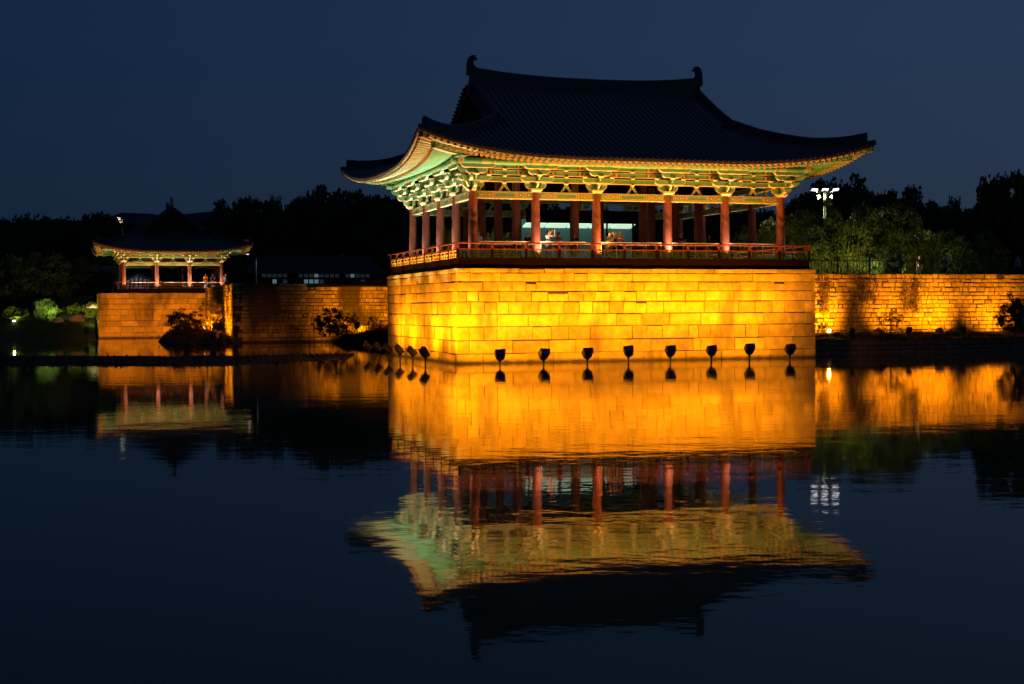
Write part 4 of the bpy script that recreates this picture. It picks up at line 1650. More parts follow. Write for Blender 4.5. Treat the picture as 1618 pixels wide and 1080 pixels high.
def person(label, pos, rz, h, shirt, trousers, pose='stand', hair='hair', longhair=False, arms=None, look=(0, 0), shirt_sleeve=.55, lean=0.0, skirt=False, group=None, phone=False, cat='person', bag=False):
    """figure facing local -Y. arms: two (elbow, wrist) offsets from each shoulder"""
    t = thing('person', label, cat, pos, rz, group)
    k = h / 1.70
    V = lambda x, y, z: Vector((x, y, z)) * k
    drop = 0.0
    if pose == 'sit':
        drop = .42
    hip = V(0, 0, .92 - drop)
    sp = hip + V(0, -.02 - lean * .3, .22)
    ch = hip + V(0, -lean * .7, .40)
    nk = hip + V(0, -.02 - lean, .56)
    hd = hip + V(look[0] * .03, -.03 - lean * 1.1, .64)
    hc = hd + V(look[0] * .03, -.02, .07)
    ht = hd + V(look[0] * .03, .0, .135)
    pts = [hip, sp, ch, nk, hd, hc, ht]
    rad = [(.135 * k, .10 * k), (.125 * k, .095 * k), (.145 * k, .10 * k), .055 * k, (.066 * k, .075 * k), (.080 * k, .098 * k), (.062 * k, .075 * k)]
    ed = [(0, 1), (1, 2), (2, 3), (3, 4), (4, 5), (5, 6)]
    arms = arms or (((.04, .02, -.28), (.03, -.06, -.25)), ((.04, .02, -.28), (.03, -.06, -.25)))
    hands = []
    sl_pts, sl_ed, sl_rad = [hip + V(0, 0, -.06), sp, ch, nk + V(0, 0, -.05)], [(0, 1), (1, 2), (2, 3)], [(.15 * k, .115 * k), (.138 * k, .108 * k), (.157 * k, .112 * k), (.075 * k, .07 * k)]
    for s_, (e_, w_) in zip((-1, 1), arms):
        sh = ch + V(s_ * .165, 0, .075)
        el = sh + V(s_ * e_[0], e_[1], e_[2])
        wr = el + V(s_ * w_[0], w_[1], w_[2])
        i0 = len(pts)
        d = (wr - el).normalized()
        ax = d.cross(Vector((s_, 0, .01))).normalized()
        pm = wr + d * .07 * k
        pts += [sh, el, wr, pm]
        rad += [.052 * k, .040 * k, .028 * k, (.034 * k, .020 * k)]
        ed += [(2, i0), (i0, i0 + 1), (i0 + 1, i0 + 2), (i0 + 2, i0 + 3)]
        bn = d.cross(ax).normalized()
        for f in range(4):                                  # four fingers and a thumb, slightly curled
            o_ = ax * (f - 1.5) * .019 * k
            L = (.062, .074, .070, .054)[f] * k
            j = len(pts)
            pts += [pm + o_ + d * .03 * k, pm + o_ + d * (.03 * k + L * .6) + bn * .008 * k, pm + o_ + d * (.03 * k + L * .95) + bn * .026 * k]
            rad += [.0095 * k, .0085 * k, .007 * k]
            ed += [(i0 + 3, j), (j, j + 1), (j + 1, j + 2)]
        j = len(pts)
        pts += [wr + d * .03 * k - ax * .034 * k, wr + d * .07 * k - ax * .055 * k + bn * .015 * k]
        rad += [.011 * k, .008 * k]
        ed += [(i0 + 2, j), (j, j + 1)]
        hands.append(pm)
        q = len(sl_pts)
        m_ = sh.lerp(el, shirt_sleeve / .55 * .6 if shirt_sleeve < .9 else 1)
        sl_pts += [sh, m_]
        sl_rad += [.066 * k, .060 * k]
        sl_ed += [(2, q), (q, q + 1)]
        if shirt_sleeve >= .9:
            sl_pts.append(wr)
            sl_rad.append(.040 * k)
            sl_ed.append((q + 1, q + 2))
    tr_pts, tr_rad, tr_ed = [hip + V(0, 0, .02)], [(.145 * k, .112 * k)], []
    for s_ in (-1, 1):
        a = hip + V(s_ * .085, 0, -.07)
        if pose == 'sit':
            kn, an = a + V(s_ * .04, -.42, .02), a + V(s_ * .03, -.40, -.40)
        else:
            kn, an = a + V(s_ * .01, -.02, -.40), a + V(s_ * .015, .03, -.78)
        to = an + V(s_ * .02, -.15, -.035)
        i0 = len(pts)
        pts += [a, kn, an, to]
        rad += [.080 * k, .052 * k, .034 * k, (.036 * k, .026 * k)]
        ed += [(0, i0), (i0, i0 + 1), (i0 + 1, i0 + 2), (i0 + 2, i0 + 3)]
        q = len(tr_pts)
        tr_pts += [a, kn, an.lerp(kn, .08 if not skirt else .7)]
        tr_rad += [.096 * k if not skirt else .13 * k, .068 * k if not skirt else .13 * k, .055 * k if not skirt else .10 * k]
        tr_ed += [(0, q), (q, q + 1), (q + 1, q + 2)]
    skin_obj('body', pts, ed, rad, 'skin', t)
    skin_obj('shirt', sl_pts, sl_ed, sl_rad, shirt, t)
    skin_obj('trousers' if not skirt else 'skirt', tr_pts, tr_ed, tr_rad, trousers, t)
    # hair: shell over crown and nape; face: nose, eyes, mouth
    hp = [ht + V(0, .02, .02), hc + V(0, .045, .045), hc + V(0, .055, -.03)]
    hr = [(.060 * k, .070 * k), (.088 * k, .080 * k), (.075 * k, .055 * k)]
    he = [(0, 1), (1, 2)]
    if longhair:
        hp += [nk + V(0, .075, -.02), ch + V(0, .10, .02)]
        hr += [(.085 * k, .05 * k), (.075 * k, .035 * k)]
        he += [(2, 3), (3, 4)]
    skin_obj('hair', hp, he, hr, hair, t)
    bb = MB()
    f0 = hc + V(look[0] * .03, -.098, -.005)
    bb.frustum(f0.x, f0.y, f0.z - .025 * k, f0.z + .02 * k, .014 * k, .02 * k, .006 * k, .008 * k)
    link('nose', bb.mesh('nose', ['skin']), t)
    for s_ in (-1, 1):
        bb = MB()
        bb.disc(f0 + V(s_ * .03, .004, .022), (0, -1, .1), .010 * k, 8, 0, .02 * k)
        link('eye', bb.mesh('eye', ['hair']), t)
    bb = MB()
    bb.box(f0.x - .02 * k, f0.x + .02 * k, f0.y + .006 * k, f0.y + .03 * k, f0.z - .052 * k, f0.z - .044 * k)
    link('mouth', bb.mesh('mouth', ['red_paint']), t)
    for s_ in (-1, 1):
        sh_ = MB()
        a = pts[-5] if s_ < 0 else pts[-1]
        base = a + V(0, .07, -.005)
        sh_.box(base.x - .045 * k, base.x + .045 * k, base.y - .14 * k, base.y + .10 * k, base.z - .03 * k, base.z + .04 * k)
        link('shoe', sh_.mesh('shoe', ['dark_cloth']), t)
    return t, hands


PG = 'visitors on the main pavilion deck'


def who(px, py, v, off=0.0):
    u = px_u(px, py, v)[0]
    return inside(u + off, v)


raised = (((.10, -.26, -.04), (-.12, -.10, .24)), ((.10, -.26, -.04), (-.12, -.10, .24)))
chest = (((.05, -.05, -.26), (-.10, -.22, .10)), ((.05, -.05, -.26), (-.10, -.22, .10)))
t, hands = person('woman in white top and pale jeans raising a phone by the second column', who(866, 380, .40), TH + .55, 1.60, 'white_cloth', 'denim', arms=raised, longhair=True, group=PG)
ph = MB()
ph.box(-.04, .04, -.006, .006, -.075, .075, 0)
ph.box(-.036, .036, .0065, .0075, -.068, .068, 1)
def phone(holder, hands, label):
    c = (hands[0] + hands[1]) / 2
    w = holder.matrix_world @ c if False else Matrix.Translation(holder.location) @ holder.rotation_euler.to_matrix().to_4x4() @ (c + Vector((0, -.03, .05)))
    o = thing('phone', label, 'phone', w, holder.rotation_euler.z, None, ph.mesh('phone', ['black_paint', 'phone_screen']))
phone(t, hands, 'small phone held up by the woman in white top')
t, hands = person('man in pale pink shirt, grey haired, touching his face beside the third column', who(980, 380, .6), TH - .9, 1.66, 'pink_cloth', 'dark_cloth', group=PG, hair='grey_cloth',
                  arms=(((.06, -.20, -.16), (-.10, -.10, .24)), ((.05, -.06, -.26), (-.06, -.24, .06))))
t, hands = person('woman in patterned dress with her hand on her brow, right beside the third column', who(962, 380, .5), TH + .5, 1.52, 'print_cloth', 'print_cloth', group=PG, skirt=True, longhair=True,
                  arms=(((.05, -.05, -.26), (-.10, -.20, .08)), ((.08, -.22, -.06), (-.10, -.02, .26))))
t, hands = person('dark haired woman in black between the patterned dress and the pink shirt', who(970, 378, 1.7), TH + .2, 1.60, 'dark_cloth', 'dark_cloth', group=PG, longhair=True, arms=chest)
phone(t, hands, 'glowing phone in the hands of the woman in black')
person('person in orange and black top looking at a phone behind the woman in white', who(883, 380, 2.6), TH - 1.2, 1.62, 'orange_cloth', 'dark_cloth', group=PG, arms=chest)
person('person in dark top with bare arm before the dark inner column', who(909, 382, 1.6), TH - .7, 1.50, 'dark_cloth', 'grey_cloth', group=PG, arms=chest)
person('seated person in blue top with orange trim behind the tan table', who(801, 380, 4.6), TH + 1.2, 1.72, 'blue_cloth', 'orange_cloth', pose='stand', group=PG, arms=chest)
person('seated person in white top nearest the corner column', who(757, 384, 2.2), TH - .8, 1.55, 'white_cloth', 'dark_cloth', group=PG)
person('seated person in pale blouse beside the white top near the corner column', who(770, 384, 2.4), TH + .8, 1.55, 'print_cloth', 'grey_cloth', group=PG, longhair=True)
person('person in dark clothes half hidden behind the second column', who(834, 382, 2.6), TH - .6, 1.58, 'dark_cloth', 'dark_cloth', group=PG)
person('person in black at the table past the fourth column', who(1075, 380, 2.2), TH + .7, 1.64, 'dark_cloth', 'dark_cloth', group=PG, arms=chest)
person('person in dark clothes past the thin red back column', who(1120, 382, 3.0), TH + .3, 1.55, 'dark_cloth', 'orange_cloth', group=PG)
SM = small.root.matrix_world.copy()
for i, (x, y, sh, lab) in enumerate(((10.2 + .3, 8.2, 'orange_cloth', 'person in orange on the small pavilion deck by its last column'), (10.2 + .35, 8.9, 'dark_cloth', 'person in dark clothes on the small pavilion deck'),
                                     (10.2 + .2, 10.25, 'denim', 'person in blue leaning at the far end of the small pavilion deck'))):
    p_ = SM @ Vector((x, y, small.zd - SM.translation.z))
    person(lab, p_, TH + .2 * i, 1.6, sh, 'dark_cloth', group='visitors on the small pavilion deck')


# ------------------------------------------------------------------ trees, shrubs
def crown_mesh(seed, n_cl, n_leaf, leaf, shape, mname, hollow=.35, flat=0.0):
    """leaf-sized faces gathered in clumps through the crown's volume; unit crown: x,y in -1..1, z in 0..1"""
    rr = random.Random(seed)
    bb = MB()
    cl = []
    tries = 0
    while len(cl) < n_cl and tries < 20000:
        tries += 1
        x, y, z = rr.uniform(-1, 1), rr.uniform(-1, 1), rr.random()
        r = math.hypot(x, y)
        env = shape(z) * (1 + .30 * noise.noise(Vector((x * 1.9 + seed, y * 1.9, z * 3.5))))
        if r < env and (r > env * hollow or rr.random() < .35):
            cl.append((x, y, z, rr.uniform(.12, .25)))
    vs, fs = [], []
    for x, y, z, cr in cl:
        for _ in range(n_leaf):
            d = Vector((rr.gauss(0, 1), rr.gauss(0, 1), rr.gauss(0, .62)))
            d = d.normalized() * (cr * rr.random() ** .5)
            c = Vector((x + d.x, y + d.y, z + d.z * .62))
            a = Vector((rr.gauss(0, 1), rr.gauss(0, 1), rr.gauss(0, .7))).normalized()
            e = a.orthogonal().normalized()
            L, w = leaf * rr.uniform(.6, 1.3), leaf * rr.uniform(.28, .55)
            e = (e * math.cos(1.3) + a.cross(e) * math.sin(rr.uniform(0, 6))).normalized()
            k = len(vs)
            sc = Vector((1, 1, .62))
            vs += [c - a * L * .5 * sc.z, c + e * w, c + a * L * .5, c - e * w]
            fs.append((k, k + 1, k + 2, k + 3))
    bb.add(vs, fs)
    return bb.mesh('crown', [mname])


def trunk_mesh(seed, limbs=7, spread=.7, top=.8):
    rr = random.Random(seed)
    bb = MB()
    lean = rr.uniform(-.05, .05)
    pts = [Vector((0, 0, 0)), Vector((lean, .02, .25)), Vector((lean * 1.5, -.02, .5)), Vector((lean * .6, .03, top))]
    bb.tube(pts, [.045, .035, .026, .008], 7)
    for i in range(limbs):
        z = rr.uniform(.25, .65)
        t = rr.uniform(0, 2 * PI)
        r = rr.uniform(.4, 1) * spread * .5
        a = Vector((lean * z * 2, 0, z))
        m_ = a + Vector((math.cos(t) * r * .5, math.sin(t) * r * .5, .08 + rr.random() * .08))
        e = a + Vector((math.cos(t) * r, math.sin(t) * r, .14 + rr.random() * .16))
        bb.tube([a, m_, e], [.018, .012, .004], 5)
    return bb.mesh('trunk', ['bark'])


round_ = lambda z: math.sqrt(max(0, 1 - (2 * z - .85) ** 2 / 1.35)) * .95
wide = lambda z: (1 - z ** 2.4) * .98 if z > .1 else .65
spire = lambda z: (1 - z) * .85 + .08
dark_c = [crown_mesh(40 + i, 170, 60, .085, (round_, round_, wide, round_)[i % 4], 'leaf_dark', .2) for i in range(4)]
green_c = [crown_mesh(60 + i, 95, 85, .06, (wide, round_)[i % 2], 'leaf_green', .2) for i in range(2)]
bright_c = [crown_mesh(70 + i, 300, 80, .055, (wide, round_, wide)[i], 'leaf_bright', .15) for i in range(3)]
warm_c = [crown_mesh(80 + i, 90, 55, .075, round_, 'leaf_warm', .0) for i in range(3)]
shrub_c = [crown_mesh(95 + i, 60, 34, .15, round_, 'leaf_bright', .0) for i in range(3)]
airy_c = [crown_mesh(90 + i, 70, 36, .06, (wide, round_)[i], 'leaf_warm', .0) for i in range(2)]
pine_c = crown_mesh(77, 120, 60, .075, lambda z: .85 * (1 - z) + .12 + .22 * math.sin(z * 22), 'leaf_dark', .0)
trunks = [trunk_mesh(5 + i) for i in range(4)]
crown_of = {'dark': dark_c, 'green': green_c, 'bright': bright_c, 'warm': warm_c, 'airy': airy_c, 'shrub': shrub_c, 'pine': [pine_c]}
tcount = [0]


def plant(name, label, cat, px, ytop, wpx, depth, kind, base=4.75, crown0=.22, group=None, seed=None, yb=None):
    """a tree or shrub at a real depth; base: ground height"""
    i = tcount[0]
    tcount[0] += 1
    rr = random.Random(i * 7 + 3)
    top = at_depth(px, ytop, depth)
    w = wpx * depth / FOC / 2
    base = top.z if base is None else base
    h = max(.4, top.z - base)
    t = thing(name, label, cat, (top.x, top.y, base), rr.uniform(0, 6), group)
    cm = crown_of[kind][i % len(crown_of[kind])]
    if group == BG and kind != 'pine':
        w *= 1.25
        crown0 = max(crown0, 1 - 2.1 * w / h)
    link('trunk' if 'tree' in name else 'stem', trunks[i % 4], t, Matrix.Diagonal((w * 1.3 if 'tree' in name else w, w * 1.3 if 'tree' in name else w, h * .95, 1)))
    link('crown', cm, t, Matrix.Translation((0, 0, h * crown0)) @ Matrix.Rotation(rr.uniform(0, 6), 4, 'Z') @ Matrix.Diagonal((w, w, h * (1 - crown0) / 1.04, 1)))
    return t


BG = 'dark trees beyond the garden'
rows_t = [
    # px, top, width px, depth, kind, label
    (-6, 343, 70, 210, 'dark', 'dark rounded tree at the picture edge beyond the left shore'), (38, 338, 74, 215, 'pine', 'dark ragged pine on the skyline above the left shore'),
    (72, 326, 84, 225, 'dark', 'tallest dark round crown on the skyline above the left shore'), (118, 338, 80, 220, 'dark', 'dark tree on the skyline just before the white lamp'),
    (166, 332, 86, 232, 'dark', 'dark tree on the skyline right behind the white lamp'), (212, 345, 80, 240, 'dark', 'dark tree behind the left slope of the small roof'),
    (320, 338, 84, 235, 'dark', 'dark tree behind the right slope of the small roof'), (366, 315, 74, 205, 'dark', 'dark tree rising first beyond the small roof, above the curved street lamp'),
    (400, 308, 88, 200, 'dark', 'broad dark tree above the lit windows of the long low hall'), (434, 309, 50, 196, 'pine', 'narrow dark tree over the middle of the long low hall'),
    (470, 298, 84, 192, 'dark', 'round dark tree over the far end of the long low hall'), (524, 291, 100, 190, 'dark', 'highest dark tree between the two pavilions'),
    (560, 316, 74, 195, 'dark', 'dark tree in the dip just before the large pavilion eave'), (594, 298, 72, 185, 'dark', 'dark tree touching the left eave of the large pavilion'),
    (640, 318, 90, 190, 'dark', 'dark tree seen past the flank columns'), (690, 332, 90, 195, 'green', 'dim green tree seen between the flank columns'),
    (780, 300, 120, 150, 'dark', 'dark tree seen behind the corner columns'), (850, 305, 110, 155, 'dark', 'dark tree seen over the display wall inside the large pavilion'), (950, 312, 110, 160, 'dark', 'dark tree seen over the middle of the display wall'),
    (1040, 330, 110, 180, 'dark', 'dark tree seen through the middle of the large pavilion'), (1110, 330, 110, 170, 'dark', 'dark tree seen past the fifth front column'),
    (1190, 318, 110, 165, 'dark', 'dark tree seen past the last front column'), (1272, 290, 74, 175, 'dark', 'dark tree under the right eave tip'),
    (1328, 275, 100, 180, 'dark', 'tall dark tree right behind the three-headed lamp'), (1382, 300, 56, 185, 'dark', 'small dark round tree past the three-headed lamp'),
    (1446, 304, 100, 150, 'dark', 'dark tree filling the gap past the lit hedge'), (1486, 322, 100, 148, 'dark', 'dark low crown before the ragged pine'), (1532, 326, 100, 146, 'dark', 'dark crown between the ragged pine and the edge trees'),
    (1424, 292, 84, 178, 'dark', 'dark tree with a flat top above the lit hedge'), (1466, 318, 60, 172, 'dark', 'low dark tree past the lit hedge'),
    (1506, 310, 56, 160, 'pine', 'ragged dark pine with spreading arms on the right skyline'), (1548, 330, 70, 150, 'dark', 'low dark tree beside the big tree at the edge'),
    (1596, 290, 90, 128, 'dark', 'dark shoulder crown of the trees at the right edge'), (1622, 256, 110, 122, 'dark', 'biggest dark tree, cut by the right edge'),
]
for px, yt, w_, d_, kd, lab in rows_t:
    plant('pine_tree' if kd == 'pine' else 'broadleaf_tree', lab, 'tree', px, yt, w_ * 1.12, d_, kd, group=BG, crown0=.10 if kd != 'pine' else .2)
LG = 'lamp-lit trees beyond the right wall'
for px, yt, w_, d_, lab in ((1270, 330, 74, 102, 'lamp-lit green tree beside the last railing post'), (1306, 313, 84, 100, 'lamp-lit green tree under the three-headed lamp'), (1362, 314, 86, 101, 'brightest lamp-lit yellow-green tree beyond the right wall'),
                            (1414, 320, 84, 103, 'lamp-lit green tree with a dark lower crown'), (1452, 342, 60, 106, 'last small lamp-lit tree of the hedge')):
    plant('broadleaf_tree', lab, 'tree', px, yt, w_ * 1.15, d_, 'bright', group=LG, crown0=.10)
for px, yt, w_, d_, lab in ((1175, 352, 60, 100, 'dim green shrub behind the fifth front column'), (1215, 345, 50, 104, 'dim green shrub behind the last front column'), (1500, 360, 80, 112, 'dim olive shrub behind the iron fence'),
                            (1560, 362, 90, 114, 'dim shrub behind the iron fence, near the right edge'), (1400, 385, 60, 98, 'low warm lit shrub behind the iron fence')):
    plant('garden_shrub', lab, 'shrub', px, yt, w_, d_, 'bright' if px < 1300 else 'green', group='garden shrubs beyond the right wall', crown0=.02)
for px, yt, w_, d_, lab in ((790, 345, 60, 100, 'lit green tree seen low behind the corner columns'), (700, 352, 44, 102, 'lit green tree seen between the flank columns, low down')):
    plant('broadleaf_tree', lab, 'tree', px, yt, w_, d_, 'bright', group='lit trees behind the large pavilion', crown0=.05)
# left shore
for px, yt, w_, d_, kd, b0, lab in ((20, 400, 100, 152, 'green', 3.0, 'spreading dark tree on the left shore at the picture edge'), (72, 396, 110, 158, 'green', 3.0, 'leaning tree on the left shore with lamp-lit lower boughs'),
                                    (122, 405, 84, 166, 'green', 3.6, 'lamp-lit tree on the left shore nearest the small terrace'), (150, 420, 60, 178, 'dark', 4, 'dark tree before the small house'),
                                    (160, 385, 70, 190, 'green', 4, 'dim tree rising behind the small house'), (360, 405, 60, 160, 'green', 4.7, 'dim tree under the curved street lamp')):
    plant('broadleaf_tree', lab, 'tree', px, yt, w_, d_, kd, base=b0, group='trees on the left shore', crown0=.18)
for px, yt, w_, d_, kd, b0, lab in ((24, 482, 44, 146, 'shrub', 1.5, 'lamp-lit shrub at the water by the picture edge'), (72, 470, 44, 147, 'green', 1.6, 'brightest lamp-lit shrub under the leaning tree'),
                                    (118, 478, 44, 150, 'shrub', 2.0, 'lamp-lit shrub beside the pale rock'), (146, 474, 30, 148, 'shrub', 1.9, 'lamp-lit low shrub against the small terrace')):
    plant('shore_shrub', lab, 'shrub', px, yt, w_, d_, kd, base=b0, group='lit shrubs on the left shore', crown0=.0)
# shrubs at the wall feet
for px, yt, w_, d_, kd, b0, lab, c0 in ((292, 486, 62, 124, 'warm', .75, 'dark bushy shrub on the islet before the small terrace', .05), (334, 464, 40, 121, 'airy', .6, 'taller dark shrub beside the bright narrow return wall', .25),
                                        (520, 484, 52, 112, 'warm', .6, 'amber-lit shrub before the dim long wall', .05), (548, 488, 46, 110, 'airy', .8, 'amber-lit loose shrub beside the bank floodlight', .05), (594, 488, 34, 106, 'airy', .8, 'loose shrub between bank floodlight and terrace flank', .05),
                                        (1408, 488, 46, 85.5, 'airy', 1.05, 'bare spreading shrub against the bright amber wall', .1), (1604, 462, 62, 84, 'warm', 1.0, 'dense dark shrub against the bright wall at the right edge', .08),
                                        (1300, 505, 20, 84, 'airy', 1.0, 'small lit shrub beside the dazzling floodlight', .0)):
    plant('wall_shrub', lab, 'shrub', px, yt, w_, d_, kd, base=b0, group='shrubs at the foot of the walls', crown0=c0)


def vine(label, u, v, z0, z1, w, n, seed, leafm='leaf_warm'):
    rr = random.Random(seed)
    t = thing('climbing_vine', label, 'vine', site(u, v - .04, z0), TH, 'vines on the right wall')
    st, lf = MB(), MB()
    for i in range(n):
        x = rr.uniform(-w, w)
        pts = []
        z = 0
        top = (z1 - z0) * rr.uniform(.6, 1)
        while z < top:
            pts.append(Vector((x, -.05 - rr.random() * .04, z)))
            x += rr.uniform(-.16, .16)
            z += rr.uniform(.2, .4)
        if len(pts) > 1:
            st.tube(pts, [.018 * (1 - .6 * j / len(pts)) for j in range(len(pts))], 5)
        for q in pts:
            for _ in range(12):
                c = q + Vector((rr.gauss(0, .13), -rr.random() * .14, rr.gauss(0, .14)))
                a = Vector((rr.gauss(0, 1), rr.gauss(0, .5), rr.gauss(0, 1))).normalized() * .055
                e = a.cross(Vector((0, 1, .3))).normalized() * .04
                lf.add([c - a, c + e, c + a, c - e], [(0, 1, 2, 3)])
    link('stem', st.mesh('stem', ['bark']), t)
    link('foliage', lf.mesh('foliage', [leafm]), t)


vine('dark vine climbing the bright wall right beside the terrace end', 20.1, 7.9, 1.0, 4.9, .5, 12, 1)
vine('thin vine hanging high on the bright wall above the bare shrub', 24.6, 7.9, 2.6, 4.95, .9, 8, 2)
vine('sparse vine on the bright wall above the dark rocks', 28.3, 7.9, 3.2, 4.95, .8, 7, 3)
vine('vine high on the bright wall near the right edge', 31.6, 7.9, 2.6, 4.95, .7, 8, 4)

# rocks and stones
def rock(label, p, sx, sy, sz, seed, group='rocks on the banks', m='rock'):
    bm = bmesh.new()
    bmesh.ops.create_icosphere(bm, subdivisions=2, radius=1)
    for v in bm.verts:
        n = noise.noise(v.co * 1.3 + Vector((seed, 0, 0))) * .35
        v.co *= 1 + n
        v.co.z = max(v.co.z, -.35)
        v.co = Vector((v.co.x * sx, v.co.y * sy, (v.co.z + .35) * sz / 1.3))
    me = bpy.data.meshes.new('rock')
    bm.to_mesh(me)
    bm.free()
    me.materials.append(MAT[m])
    thing('rock', label, 'rock', p, seed, group, me)


for px, py, s_, h_, lab in ((1388, 527, .62, .5, 'wide dark rock between the box floodlights on the lawn ledge'), (1324, 526, .35, .3, 'small dark rock beside the dazzling floodlight'), (1484, 524, .36, .5, 'upright dark rock before the bright amber wall'),
                            (1503, 526, .46, .36, 'low dark rock leaning to the upright one')):
    q = px_u(px, py, 5.6)
    rock(lab, site(q[0], 5.6, ledge_z(q[0], 5.6) - .05), s_, s_ * .7, h_, px % 17)
for px, d_, z_, s_, h_, lab in ((121, 143, 2.0, .9, .75, 'pale angular rock under the lit shrubs of the left shore'), (149, 146, 3.4, .9, .6, 'pale rock high beside the small terrace'), (92, 144, 1.9, .6, .5, 'dull rock between the lit shrubs of the left shore')):
    w = at_depth(px, 490, d_)
    rock(lab, (w.x, w.y, z_ - .3), s_, s_ * .8, h_, px % 13, m='plaster')

# islet bank and wall-foot bank
def mound(name, c, ru, rv, h, seed, mats, kind='structure'):
    rows = []
    for j in range(15):
        r = j / 14
        rows.append([Vector((c.x, c.y, 0)) + UX * (math.cos(t) * ru * r * (1 + .12 * nz(math.cos(t), math.sin(t), 2, seed))) + VX * (math.sin(t) * rv * r * (1 + .12 * nz(math.cos(t), math.sin(t), 2, seed + 1)))
                     + Vector((0, 0, h * (1 - r ** 5) - .12 + .30 * h * nz(math.cos(t) * r, math.sin(t) * r, 4.3, seed) * (1 - r ** 6))) for t in [2 * PI * i / 40 for i in range(41)]])
    bb = MB()
    bb.grid(rows, 0, True)
    link(name, bb.mesh(name, mats), kind=kind)
    rr = random.Random(seed)
    wd = MB()
    for _ in range(1400):
        p = rows[rr.randrange(1, 13)][rr.randrange(40)] + Vector((rr.gauss(0, .15), rr.gauss(0, .15), 0))
        a = Vector((rr.gauss(0, .10), rr.gauss(0, .10), rr.uniform(.10, .42)))
        e = Vector((rr.gauss(0, 1), rr.gauss(0, 1), 0)).normalized() * rr.uniform(.012, .05)
        wd.add([p - e, p + e, p + a * .6 + e * 1.3, p + a], [(0, 1, 2, 3)])
    link('weeds', wd.mesh('weeds', ['leaf_warm']), kind='stuff')


mound('islet', at_depth(302, 530, 124), 2.9, 2.4, .95, 1, ['soil'])
mound('islet', at_depth(338, 530, 120), 1.2, 3.5, .75, 2, ['soil'])
mound('wall_bank', site(5.2, 45.2), 4.8, 3.6, 1.25, 3, ['soil'])
# shoal of mud and debris in the left water
def shoal():
    rr = random.Random(5)
    up, dn = [], []
    for i in range(61):
        px = -40 + 600 * i / 60
        t = max(0, (px - 330) / 230)
        y0 = 561.5 + 2.0 * nz(px, 0, .02, 1) - 3 * t
        y1 = 579.5 + 1.6 * nz(px, 0, .05, 4) - 13 * t ** 1.3
        if px > 556: y1 = y0 + .8
        up.append(on_level(px, y0, 0))
        dn.append(on_level(px, y1, 0))
    rows = []
    for j in range(13):
        f = j / 12
        hgt = .10 * math.sin(PI * f) ** .6
        rows.append([d.lerp(u, f) + Vector((0, 0, -.015 + hgt * (1 + .9 * nz(d.x + 3 * f, d.y + 9 * f, .9)))) for u, d in zip(up, dn)])
    bb = MB()
    bb.grid(rows, 0, True)
    link('mud_shoal', bb.mesh('mud_shoal', ['mud']), kind='structure')
    bb = MB()
    for _ in range(1500):
        i = rr.randrange(58)
        f = rr.random() ** 1.0
        p = dn[i].lerp(dn[i + 1], rr.random()).lerp(up[i], f) + Vector((0, 0, .05 + .05 * math.sin(PI * f)))
        a = Vector((rr.gauss(0, 1), rr.gauss(0, 1), abs(rr.gauss(0, .5)))).normalized() * rr.uniform(.06, .22)
        e = Vector((-a.y, a.x, 0)).normalized() * rr.uniform(.02, .06)
        bb.add([p - a, p + e, p + a, p - e], [(0, 1, 2, 3)])
    link('debris', bb.mesh('debris', ['mud']), kind='stuff')


shoal()
# grass on the ledge, and bank stones
bb = MB()
rr = random.Random(9)
for _ in range(9000):
    u, v = rr.uniform(19.5, 36), 3.3 + 4.6 * rr.random() ** .8
    p = site(u, v, ledge_z(u, v) - .02)
    h = rr.uniform(.05, .17)
    d = Vector((rr.gauss(0, .05), rr.gauss(0, .05), h))
    e = Vector((rr.gauss(0, 1), rr.gauss(0, 1), 0)).normalized() * .016
    bb.add([p - e, p + e, p + d], [(0, 1, 2)])
link('grass', bb.mesh('grass', ['lawn']), kind='stuff')

# ------------------------------------------------------------------ garden fence above the right wall
fz = 4.78
t = thing('iron_fence', 'thin dark iron fence on the garden above the bright amber wall', 'fence', site(20, 14, fz), TH)
L = 20.0
for z in (.18, 1.22):
    bb = MB()
    bb.box(0, L, -.02, .02, z - .02, z + .02)
    link('rail', bb.mesh('rail', ['black_paint']), t)
pk = MB()
pk.box(-.013, .013, -.013, .013, 0, 1.36)
pk_m = pk.mesh('picket', ['lamp_post'])
po_ = MB()
po_.box(-.05, .05, -.05, .05, 0, 1.5)
po_m = po_.mesh('post', ['lamp_post'])
for i in range(81):
    link('picket' if i % 10 else 'post', pk_m if i % 10 else po_m, t, (L * i / 80, 0, 0))
for px, sh, lab in ((1494, 'print_cloth', 'person walking in the dark behind the iron fence'), (1608, 'denim', 'person in blue behind the iron fence by the right edge'), (1452, 'dark_cloth', 'person in dark clothes behind the iron fence')):
    w = at_depth(px, 420, 98)
    person(lab, (w.x, w.y, fz), TH, 1.66, sh, 'dark_cloth', group='visitors walking behind the iron fence')

